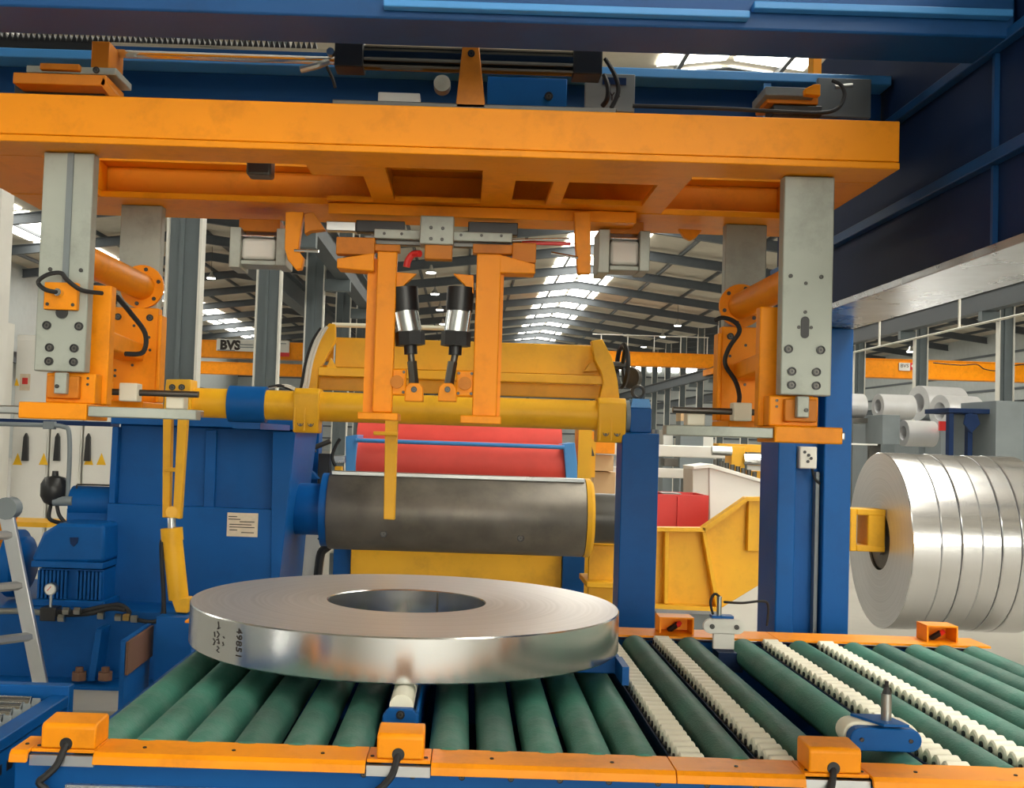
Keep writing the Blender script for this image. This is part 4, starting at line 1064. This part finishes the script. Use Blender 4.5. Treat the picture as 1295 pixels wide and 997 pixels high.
# ================================================================== RED ROLLER STAND behind the mandrel
rs = thing('red_roller_stand', 'stand with two red rubber rollers and blue brackets behind the dark mandrel', 'roller stand', (at(585, 740, 8.6).x, 8.6, 0))
def hx(px, Y): return at(px, 590, Y).x
p = at(583, 586, 8.5)
MB().cyl((hx(449, 8.5), 8.5, p.z), (hx(714, 8.5), 8.5, p.z), 0.165, None, 40).build('rubber_roller', 'red_roll', rs)
p2 = at(583, 560, 8.95)
MB().cyl((hx(452, 8.95), 8.95, p2.z), (hx(708, 8.95), 8.95, p2.z), 0.15, None, 40).build('rubber_roller', 'red_roll', rs)
for px in (446, 715): MB().cyl((hx(px - 3, 8.5), 8.5, p.z), (hx(px + 3, 8.5), 8.5, p.z), 0.15, None, 24).build('roller_end', 'black', rs)
MB().cyl(at(450, 557, 8.28), at(714, 566, 8.28), 0.016, None, 12).build('tie_bar', 'blue_light', rs)
pl('side_bracket', [(437, 552), (452, 550), (450, 580), (449, 598), (437, 597)], 8.3, 0.5, 'blue_light', rs)
pl('side_bracket', [(713, 562), (727, 560), (730, 585), (730, 608), (716, 607)], 8.3, 0.5, 'blue_light', rs)
B(hx(714, 8.45), hx(741, 8.45), 8.36, 8.8, 0, at(727, 610, 8.4).z).build('side_post', 'blue', rs)
B(hx(425, 8.45), hx(448, 8.45), 8.5, 8.8, 0, at(440, 600, 8.4).z).build('side_post', 'blue', rs)
B(hx(449, 8.5), hx(713, 8.5), 8.42, 8.9, 0.2, at(583, 693, 8.4).z + 0.1).build('front_panel', 'yellow', rs, bevel=0.006)
B(hx(449, 8.5), hx(713, 8.5), 9.15, 9.3, 0.2, at(583, 535, 9.2).z).build('rear_frame', 'yellow', rs)
ys_ = thing('yellow_stand', 'yellow upright frame with warning triangle between red rollers and blue post', 'stand', (hx(740, 9.0), 9.0, 0))
B(hx(729, 9.0), hx(746, 9.0), 8.9, 9.2, 0, at(738, 535, 9).z).build('upright', 'yellow', ys_)
fb('sign_plate', 743, 556, 753, 604, 8.96, 0.01, 'yellow', ys_, bev=0)
pl('warning_triangle', [(745, 577), (748, 563), (752, 577)], 8.955, 0.004, 'black', ys_, bev=0)
fb('lower_beam', 742, 678, 785, 690, 7.6, 0.5, 'yellow', ys_)
fb('lower_beam', 742, 737, 785, 744, 7.6, 0.5, 'yellow', ys_)
fb('lower_panel', 744, 690, 785, 780, 7.75, 0.05, 'yellow', ys_)
for k, (a, b, c, d, mm) in enumerate(((748, 546, 778, 574, 'orange'), (750, 576, 776, 596, 'cardboard'), (750, 597, 778, 640, 'cardboard'))):
    o = fb('carton', a, b, c, d, 10.2 + 0.1 * k, 0.5, mm, None)
    tag(o, ('orange carton on top of the stack left of the blue post', 'tan carton in the middle of the stack left of the blue post', 'tall tan carton at the bottom of the stack left of the blue post')[k], 'box', 'cartons stacked behind the yellow stand')
B(hx(750, 10.3), hx(777, 10.3), 10.15, 10.9, 0, at(764, 641, 10.35).z).build('carton_table', 'grey_paint', ys_)
# blue frame and small machinery seen left of the red rollers
lf = thing('blue_side_frame', 'blue frame with black hydraulic cylinder behind the mandrel neck', 'frame', (hx(390, 8.2), 8.2, 0))
B(hx(372, 8.2), hx(383, 8.2), 8.1, 8.4, 0, at(380, 540, 8.2).z).build('upright', 'blue', lf)
B(hx(388, 8.3), hx(402, 8.3), 8.3, 8.5, 0.4, at(395, 536, 8.3).z).build('upright', 'blue', lf)
MB().cyl(at(376, 573, 8.0), at(398, 566, 8.0), 0.035, None, 14).build('damper', 'black', lf)
MB().cyl(at(398, 566, 8.0), at(418, 558, 8.0), 0.018, None, 10).build('damper_rod', 'steel_dark', lf)
fb('motor', 402, 574, 416, 612, 8.1, 0.15, 'black', lf)
fb('valve', 420, 576, 436, 586, 8.1, 0.1, 'steel', lf); fb('valve', 423, 590, 432, 604, 8.1, 0.1, 'yellow', lf)
MB().tube([at(430, 555, 8.1), at(424, 565, 8.1), at(420, 578, 8.1), at(424, 590, 8.1)], 0.012).build('hose', 'rubber', lf)
pl('gusset', [(378, 608), (403, 606), (396, 598), (385, 590)], 8.0, 0.1, 'blue', lf)
fb('pillar', 374, 676, 404, 740, 8.0, 0.3, 'white_dull', lf)
MB().tube([at(405, 678, 7.9), at(415, 690, 7.9), at(406, 700, 7.9), at(402, 728, 7.9)], 0.03).build('cable_bundle', 'rubber', lf)
fb('grey_post', 416, 700, 448, 740, 8.7, 0.2, 'grey_plate', lf)

# ================================================================== YELLOW UNCOILER FRAME right of the post
uf = thing('yellow_machine_frame', 'yellow welded machine frame with slanted end between the two blue posts', 'frame', (at(860, 760, 7.9).x, 7.9, 0))
YU = 7.9
pl('side_plate', [(800, 672), (890, 672), (945, 634), (990, 634), (990, 722), (908, 772), (800, 766)], YU, 0.05, 'yellow', uf)
for pts in ([(800, 667), (892, 668), (892, 673), (800, 672)], [(888, 668), (944, 629), (946, 634), (892, 673)], [(944, 629), (990, 629), (990, 634), (945, 634)], [(800, 763), (912, 769), (912, 774), (800, 769)]):
    pl('flange', pts, YU - 0.1, 0.098, 'yellow', uf, bev=0)
pl('rib', [(841, 673), (846, 673), (845, 764), (840, 764)], YU - 0.08, 0.078, 'yellow', uf)
pl('rib', [(888, 673), (893, 673), (912, 770), (906, 770)], YU - 0.08, 0.078, 'yellow', uf)
fb('bearing_plate', 946, 634, 990, 698, YU - 0.06, 0.055, 'yellow', uf)
pl('cylinder_end', [(968, 640), (980, 634), (984, 670), (976, 672), (966, 664)], YU - 0.12, 0.055, 'steel', uf)
B(at(830, 770, 8).x, at(912, 770, 8).x, 7.97, 8.5, 0.0, at(850, 776, 7.97).z).build('plinth', 'grey_paint', uf)
rb = thing('red_box', 'red open box standing behind the yellow machine frame', 'box', (at(860, 670, 8.6).x, 8.6, 0.9))
x0, x1, z0, z1 = rc(826, 626, 896, 670, 8.6)
m = MB(); m.box(x0, x0 + 0.02, 8.6, 9.1, z0, z1); m.box(x1 - 0.02, x1, 8.6, 9.1, z0, z1); m.box(x0 + 0.02, x1 - 0.02, 8.6, 8.62, z0, z1); m.box(x0 + 0.02, x1 - 0.02, 9.08, 9.1, z0, z1); m.box(x0 + 0.02, x1 - 0.02, 8.62, 9.08, z0, z0 + 0.02)
m.build('shell', 'red', rb); fb('corner_strip', 856, 628, 858, 669, 8.59, 0.008, 'red', rb)
for x in (x0 + 0.05, x1 - 0.09): B(x, x + 0.04, 8.65, 8.69, 0, z0 - 0.001).build('leg', 'grey_paint', rb)
fb('contents', 838, 624, 862, 634, 8.75, 0.2, 'steel_dark', rb)
wc = thing('white_cover', 'white sheet metal cover sloping down to the right behind the red box', 'cover', (at(930, 640, 9.2).x, 9.2, 0.9))
pl('face_plate', [(897, 591), (990, 619), (990, 660), (946, 640), (898, 676)], 9.2, 0.4, 'white_paint', wc)
pl('end_plate', [(876, 594), (897, 591), (897, 676), (876, 640)], 9.22, 0.4, 'white_dull', wc)
pl('top_edge', [(877, 590), (900, 587), (992, 615), (992, 619), (898, 592), (877, 594)], 9.15, 0.45, 'white_paint', wc)
B(at(880, 640, 9.3).x, at(985, 640, 9.3).x, 9.3, 9.55, 0, at(930, 665, 9.3).z).build('stand', 'white_dull', wc)
# white beams and tubes running behind
wt = thing('white_transfer_beam', 'long white horizontal beams on steel stand behind the blue post', 'beam', (at(860, 600, 11).x, 11, 0.8))
for (a, b, c, d) in ((755, 563, 930, 578, ), (755, 592, 884, 604)):
    x0, x1, z0, z1 = rc(a, b, c, d, 11)
    B(x0, x1, 11, 11.25, z0, z1).build('beam', 'white_paint', wt, bevel=0.01)
fb('motor', 840, 580, 858, 590, 11.0, 0.2, 'steel_dark', wt)
for a in (765, 870): 
    p = at(a, 600, 11.1); B(p.x - 0.05, p.x + 0.05, 11.05, 11.2, 0, p.z - 0.03).build('stand_leg', 'grey_paint', wt)
yd = thing('yellow_roller_bearing', 'yellow bearing housing holding a bright steel roller left of the blue column', 'bearing', (at(945, 600, 9.8).x, 9.8, 0.9))
fb('housing', 925, 565, 942, 606, 9.8, 0.25, 'yellow', yd); fb('housing_cap', 908, 562, 975, 572, 9.85, 0.2, 'yellow', yd); fb('housing_foot', 948, 596, 972, 606, 9.9, 0.2, 'yellow', yd)
MB().cyl(at(940, 581, 9.8), at(1000, 583, 9.8), 0.05, None, 20).build('steel_roller', 'chrome', yd)
MB().cyl(at(900, 570, 9.75), at(925, 571, 9.75), 0.04, None, 16).build('roller_end', 'steel', yd)
for k in range(8): 
    p = at(905 + 7 * k, 590 + 2.2 * k, 9.7); MB().cyl(p, p + Vector((0, 0, 0.06)), 0.02, None, 6).build('bolt_stud', 'steel_dark', yd)
B(at(925, 620, 9.9).x, at(975, 620, 9.9).x, 9.8, 10.1, 0, at(945, 607, 9.9).z).build('stand', 'grey_paint', yd)

# ================================================================== SLIT COILS on the decoiler, right
DY, DR, DRI = 9.1, 0.70, 0.24
DZ = at(1114, 683, DY).z
DX0 = at(1155, 683, DY - DR).x
def dpx(px): return at(px, 683, DY - DR).x
cuts = [dpx(1155), dpx(1192), dpx(1218), dpx(1244), dpx(1269), dpx(1294), dpx(1335)]
words = ['leftmost slit coil with exposed round face on the yellow decoiler arm', 'second slit coil from the exposed face on the decoiler', 'third slit coil from the exposed face on the decoiler',
         'fourth slit coil from the exposed face on the decoiler', 'fifth slit coil from the exposed face on the decoiler', 'rightmost slit coil on the decoiler, cut by the picture edge']
for k in range(6):
    w = cuts[k + 1] - cuts[k] - 0.004
    r = DR - (0.0, 0.004, 0.0, 0.006, 0.002, 0.0)[k]
    n = 96; m = MB()
    prof = [(0.0, DRI), (0.0, r - 0.006), (0.006, r), (w - 0.006, r), (w, r - 0.006), (w, DRI)]
    kk = len(prof)
    for i in range(n):
        t = 2 * math.pi * i / n
        for (h, rr) in prof: m.v.append((rr * math.cos(t), rr * math.sin(t), h))
    for i in range(n):
        j = (i + 1) % n
        for q in range(kk):
            v = (q + 1) % kk; m.f.append([i*kk+q, j*kk+q, j*kk+v, i*kk+v]); m.m.append(0 if q in (0, 4) else 1)
    me = m.mesh('slit_coil', ['coil_face', 'slit_side'])
    o = inst('slit_coil', me, None, (cuts[k], DY, DZ), rot=(0, math.pi / 2, 0))
    tag(o, 'shiny ' + words[k], 'coil', 'slit coils packed on the decoiler')
de = thing('decoiler', 'yellow decoiler arm reaching through the bright coils at the right', 'decoiler', (cuts[0] - 0.1, DY, 0))
MB().cyl((cuts[0] + 0.02, DY, DZ), (cuts[-1] + 1.3, DY, DZ), DRI - 0.012, None, 40).build('drum', 'mandrel', de)
x1 = cuts[0] + 0.05
a, b, c, d = rc(1075, 644, 1122, 698, DY - 0.15); b = min(b, cuts[0] - 0.005)
m = MB()
for (p0, p1, q0, q1) in ((a, a + 0.05, c, d), (a + 0.0501, b, d - 0.05, d), (a + 0.0501, b, c, c + 0.05)):
    m.box(p0, p1, DY - 0.16, DY + 0.08, q0, q1)
m.build('end_bracket', 'yellow', de, bevel=0.008)
MB().cyl((cuts[0] - 0.004, DY, DZ), (cuts[0] + 0.03, DY, DZ), 0.12, None, 24).build('hub', 'mandrel', de)
B(a + 0.14, cuts[0] - 0.004, DY - 0.155, DY + 0.1, c + 0.02, d - 0.02).build('arm', 'yellow', de, bevel=0.01)
B(cuts[-1] + 1.2, cuts[-1] + 2.0, DY - 0.5, DY + 0.6, 0, DZ + 0.5).build('housing', 'yellow', de, bevel=0.02)

# ================================================================== STACKED STOCK in the background, right
def bcoil(px, py, Y, r, length, ang, lab, mm='foil'):
    p = at(px, py, Y)
    me = MB(); me.lathe([(0, r * 0.55), (0, r), (length, r), (length, r * 0.55)], (0, 0, 0), (1, 0, 0), 32)
    o = inst('stock_coil', me.mesh('stock_coil', mm), None, p, rot=(0, 0, ang))
    return tag(o, lab, 'coil', 'bright rolls stacked in the background at the right')
bcoil(1161, 510, 22, 0.34, 0.9, 0.25, 'large bright roll on top of the background stack')
bcoil(1188, 520, 21, 0.30, 0.75, 0.25, 'bright roll lying lower right in the background stack')
bcoil(1122, 512, 24, 0.22, 0.6, 0.2, 'small bright roll left in the background stack')
bcoil(1140, 514, 23.5, 0.22, 0.5, 0.2, 'small bright roll second from left in the background stack')
bcoil(1110, 514, 20, 0.22, 0.62, 0.15, 'roll with bright white top beside the blue column stack')
bcoil(1062, 513, 20, 0.22, 0.42, 0.15, 'pale roll half hidden behind the blue column')
bcoil(1142, 548, 19, 0.22, 0.52, 0.1, 'pale roll lying low above the shiny slit coils')
rk = thing('stock_rack', 'dark steel rack with a grey box in front of the background rolls', 'rack', (at(1110, 560, 19.5).x, 19.5, 0))
x0, x1 = at(1068, 530, 19.5).x, at(1118, 530, 19.5).x
B(x0, x1, 19.5, 20.4, at(1090, 529, 19.5).z - 0.08, at(1090, 529, 19.5).z).build('rack_top', 'steel_dark', rk)
for x in (x0 + 0.05, (x0 + x1) / 2 + 0.1, x1 - 0.15): B(x, x + 0.1, 19.5, 19.6, 0, at(1090, 529, 19.5).z - 0.081).build('rack_leg', 'steel_dark', rk)
fb('side_box', 1116, 525, 1138, 562, 18.8, 0.8, 'grey_paint', rk)
for (px0, px1, ya, yb, py) in ((1162, 1205, 21.2, 22.4, 533), (1105, 1150, 23.2, 24.5, 527), (1190, 1226, 20.4, 21.1, 544)):
    B(at(px0, 560, ya).x, at(px1, 560, ya).x, ya, yb, 0, at((px0 + px1) / 2, py, ya).z).build('rack_block', 'grey_paint', rk)
fb('lower_ledge', 1060, 561, 1110, 563, 18.5, 0.5, 'white_paint', rk)
fb('red_label', 1188, 533, 1199, 545, 18.7, 0.05, 'red', rk)
mb_ = thing('process_machine', 'blue grey open machine frame with grey cabinet in the right background', 'machine', (at(1240, 560, 17).x, 17, 0))
fb('frame_top', 1200, 517, 1260, 523, 17, 0.9, 'blue_dark', mb_)
for a in (1200, 1224, 1252): fb('frame_post', a, 523, a + 6, 600, 17, 0.12, 'blue_dark', mb_)
fb('frame_back', 1203, 524, 1258, 600, 17.6, 0.1, 'grey_paint', mb_)
pl('guide', [(1222, 524), (1236, 524), (1240, 536), (1229, 548), (1219, 536)], 16.95, 0.04, 'blue_dark', mb_)
fb('cabinet', 1259, 508, 1330, 620, 16.8, 1.2, 'grey_paint', mb_)
for x in (at(1205, 600, 17).x,): B(x, at(1325, 600, 17).x, 17, 17.9, 0, at(1260, 600, 17).z).build('plinth', 'grey_paint', mb_)

# ================================================================== OVERHEAD CRANES
def crane(xa, xb, Y, zc, hgt, lab, sign=None):
    t = thing('overhead_crane', lab, 'crane', ((xa + xb) / 2, Y, zc))
    B(xa, xb, Y, Y + 0.5, zc - hgt / 2, zc + hgt / 2).build('girder', 'orange', t)
    B(xa, xb, Y - 0.05, Y + 0.55, zc + hgt / 2 + 0.001, zc + hgt / 2 + 0.04).build('top_flange', 'orange', t)
    B(xa, xb, Y - 0.05, Y + 0.55, zc - hgt / 2 - 0.04, zc - hgt / 2 - 0.001).build('bottom_flange', 'orange_dull', t)
    for x in (xa, xb - 0.35): B(x, x + 0.35, Y - 1.2, Y + 1.7, zc - hgt / 2 - 0.06 - 0.35, zc - hgt / 2 - 0.06).build('end_carriage', 'orange', t)
    return t
c1 = crane(-3.1, 14.9, 68, at(845, 458, 68).z + 0.12, 0.78, 'orange overhead crane girder far behind the handwheel, ending at the right runway')
for k in range(5): 
    x = 14.4 - k * 1.6; z = WORLD[c1.name].z + 0.44
    B(x, x + 0.05, 68.0, 68.05, z, z + 1.0).build('railing_post', 'white_dull', c1)
B(7.5, 14.5, 68.0, 68.05, WORLD[c1.name].z + 1.4, WORLD[c1.name].z + 1.46).build('railing', 'white_dull', c1)
c2 = crane(-22.05, -3.95, 60, at(322, 443, 60).z, 0.86, 'orange overhead crane with white name board in the left bay')
x0, x1, z0, z1 = rc(274, 430, 366, 445, 59.9)
nb = B(x0, x1, 59.85, 59.94, z0, z1).build('name_board', 'white_dull', c2)
def wall_text(s, size, x, Y, z, mm, par, nm='lettering', bold=0.0):
    vs, fs = text_mesh(s, size, 0.004, bold)
    m = MB(); m._add([(x + v.x, Y - v.z, z + v.y) for v in vs], fs); return m.build(nm, mm, par)
p = at(291, 437, 59.84); wall_text('BVS', 0.66, p.x, 59.84, p.z, 'ink', nb, bold=0.035)
for (a, b, y) in ((275, 297, 442.5), (302, 320, 435.5), (302, 330, 439), (346, 362, 434)):
    fb('print_line', a, y, b, y + 1.2, 59.83, 0.015, 'grey_paint', nb, bev=0)
fb('red_print', 346, 446, 366, 451, 59.83, 0.015, 'red', nb, bev=0)
_d = ray(350, 468); _y3 = (WORLD[c2.name].z - CAM_Z) / _d[2] * _d[1]
c3 = crane(-22.05, -3.95, _y3, WORLD[c2.name].z + 0.0, 0.8, 'second orange overhead crane behind and below the one with the name board')
c4 = crane(16.2, 33.5, 58, at(1180, 468, 58).z, 0.92, 'orange overhead crane with small red and white sign right of the blue column')
x0, x1, z0, z1 = rc(1138, 461, 1150, 468, 57.9)
sg = fb('sign', 1137, 459, 1151, 469, 57.93, 0.05, 'white_dull', c4, bev=0)
p = at(1144, 463, 57.92); wall_text('BVS', 0.26, p.x, 57.92, p.z, 'ink', sg)
fb('red_sign', 1151, 459, 1158, 468, 57.93, 0.05, 'red', c4, bev=0)
p = at(1154.5, 463, 57.9); MB().cyl(p, p + Vector((0, 0.03, 0)), 0.07, None, 12).build('dot', 'white_paint', c4)
MB().tube([at(1180, 459, 57.8), at(1215, 462, 57.8), at(1235, 461, 57.8), at(1245, 467, 57.8), at(1262, 469, 57.8), at(1280, 463, 57.8), at(1295, 461, 57.8)], 0.03).build('festoon_cable', 'rubber', c4)
# thin grey pipe line with droppers seen right of the blue column
pp = thing('pipe_run', 'thin pale pipe run crossing under the roof right of the blue column', 'pipe', at(1200, 420, 13))
MB().tube([at(1070, 448, 14), at(1300, 396, 10.4)], 0.012, 6).build('pipe', 'white_dull', pp)
for (px, py, Y) in ((1112, 438, 13.2), (1213, 416, 11.6)):
    q = at(px, py, Y); MB().tube([q, Vector((q.x, q.y, 3.9))], 0.014, 6).build('dropper', 'white_dull', pp)

# ================================================================== CABINETS, PLATFORM at the left
CYb = 11.0
cabs = [(15, 62, 22, 33, 'leftmost'), (63, 104, 55, 73, 'middle'), (105, 150, 107, 100, 'rightmost')]
for (a, b, tri, han, w) in cabs:
    x0, x1 = at(a, 560, CYb).x + 0.004, at(b, 560, CYb).x - 0.004
    zt = at(75, 425, CYb).z
    c = thing('control_cabinet', 'tall white control cabinet, %s of the three behind the motor' % w, 'cabinet', ((x0 + x1) / 2, CYb, 0), group='white control cabinets')
    B(x0, x1, CYb, CYb + 0.6, 0, zt).build('body', 'white_paint', c, bevel=0.006)
    dr_ = B(x0 + 0.012, x1 - 0.012, CYb - 0.022, CYb - 0.001, 0.1, zt - 0.05).build('door', 'white_paint', c, bevel=0.004)
    t_ = at(han, 566, CYb - 0.03); zz = t_.z
    xh = min(max(t_.x, x0 + 0.06), x1 - 0.06)
    MB().prism([(xh - 0.03, zz - 0.13), (xh + 0.03, zz - 0.13), (xh + 0.02, zz + 0.1), (xh, zz + 0.14), (xh - 0.02, zz + 0.1)], 'y', CYb - 0.06, CYb - 0.024).build('handle', 'black', dr_)
    for tx in ((tri,) if w != 'rightmost' else (112, 128)):
        q = at(tx, 581, CYb - 0.03)
        MB().prism([(q.x - 0.045, q.z - 0.055), (q.x + 0.045, q.z - 0.055), (q.x, q.z + 0.06)], 'y', CYb - 0.026, CYb - 0.0225).build('warning_sign', 'warn_yellow', dr_)
    if w == 'leftmost':
        nt_ = fb('notice', 25, 473, 38, 494, CYb - 0.026, 0.004, 'label_paper', dr_, bev=0)
        fb('notice_print', 28, 478, 35, 486, CYb - 0.028, 0.0015, 'red', dr_, bev=0)
        pl('notice_triangle', [(18, 488), (24, 488), (21, 478)], CYb - 0.026, 0.004, 'warn_yellow', dr_, bev=0)
gc = fb('storage_cabinet', -120, 400, -22, 720, 10.2, 0.6, 'white_dull', None); tag(gc, 'greyish white cabinet at the left picture edge', 'cabinet')
bt = fb('blue_trunking', -40, 531, 140, 537, 7.6, 0.2, 'blue_dark', None); tag(bt, 'dark blue horizontal trunking left of the gearbox top', 'trunking')
pf = thing('yellow_platform', 'yellow chequered platform with mesh cage behind the ladder', 'platform', at(20, 760, 8.5))
m = MB().prism([(-3.5, 8.35), (-3.05, 8.35), (-2.95, 8.75), (-3.5, 8.75)], 'z', at(35, 666, 8.4).z, at(35, 660, 8.4).z); m.build('deck', 'yellow', pf)
B(-3.45, -3.38, 8.45, 8.6, 0, at(35, 667, 8.4).z).build('post', 'yellow', pf)
for k in range(6):
    z = 0.55 + k * 0.09; B(-3.5, -3.28, 8.36, 8.375, z, z + 0.012).build('mesh_bar', 'orange', pf)
for k in range(5):
    x = -3.5 + k * 0.05; B(x, x + 0.01, 8.376, 8.39, 0.5, 1.1).build('mesh_bar', 'orange', pf)
# boxes and cabinets far right of centre
for k, (a, b, c, d, mm, lab) in enumerate(((861, 517, 890, 533, 'cardboard', 'brown carton far behind the right gripper finger'), (839, 544, 851, 567, 'white_paint', 'narrow white cabinet far behind right of the blue post'),
        (858, 555, 876, 567, 'white_dull', 'low pale box far behind, beside the narrow white cabinet'), (884, 553, 902, 568, 'white_paint', 'low white box far behind under the right gripper finger'))):
    o = fb('far_box', a, b, c, d, 26 + 0.7 * k, 0.6, mm, None); tag(o, lab, 'box')
    q = WORLD[o.name]
    if q.z > 0.05:
        B(*[v for v in (at(a, d, 26 + 0.7 * k).x, at(b if False else c, d, 26 + 0.7 * k).x, 26 + 0.7 * k, 26.6 + 0.7 * k, 0, q.z - 0.002)]).build('pedestal', 'grey_paint', o)
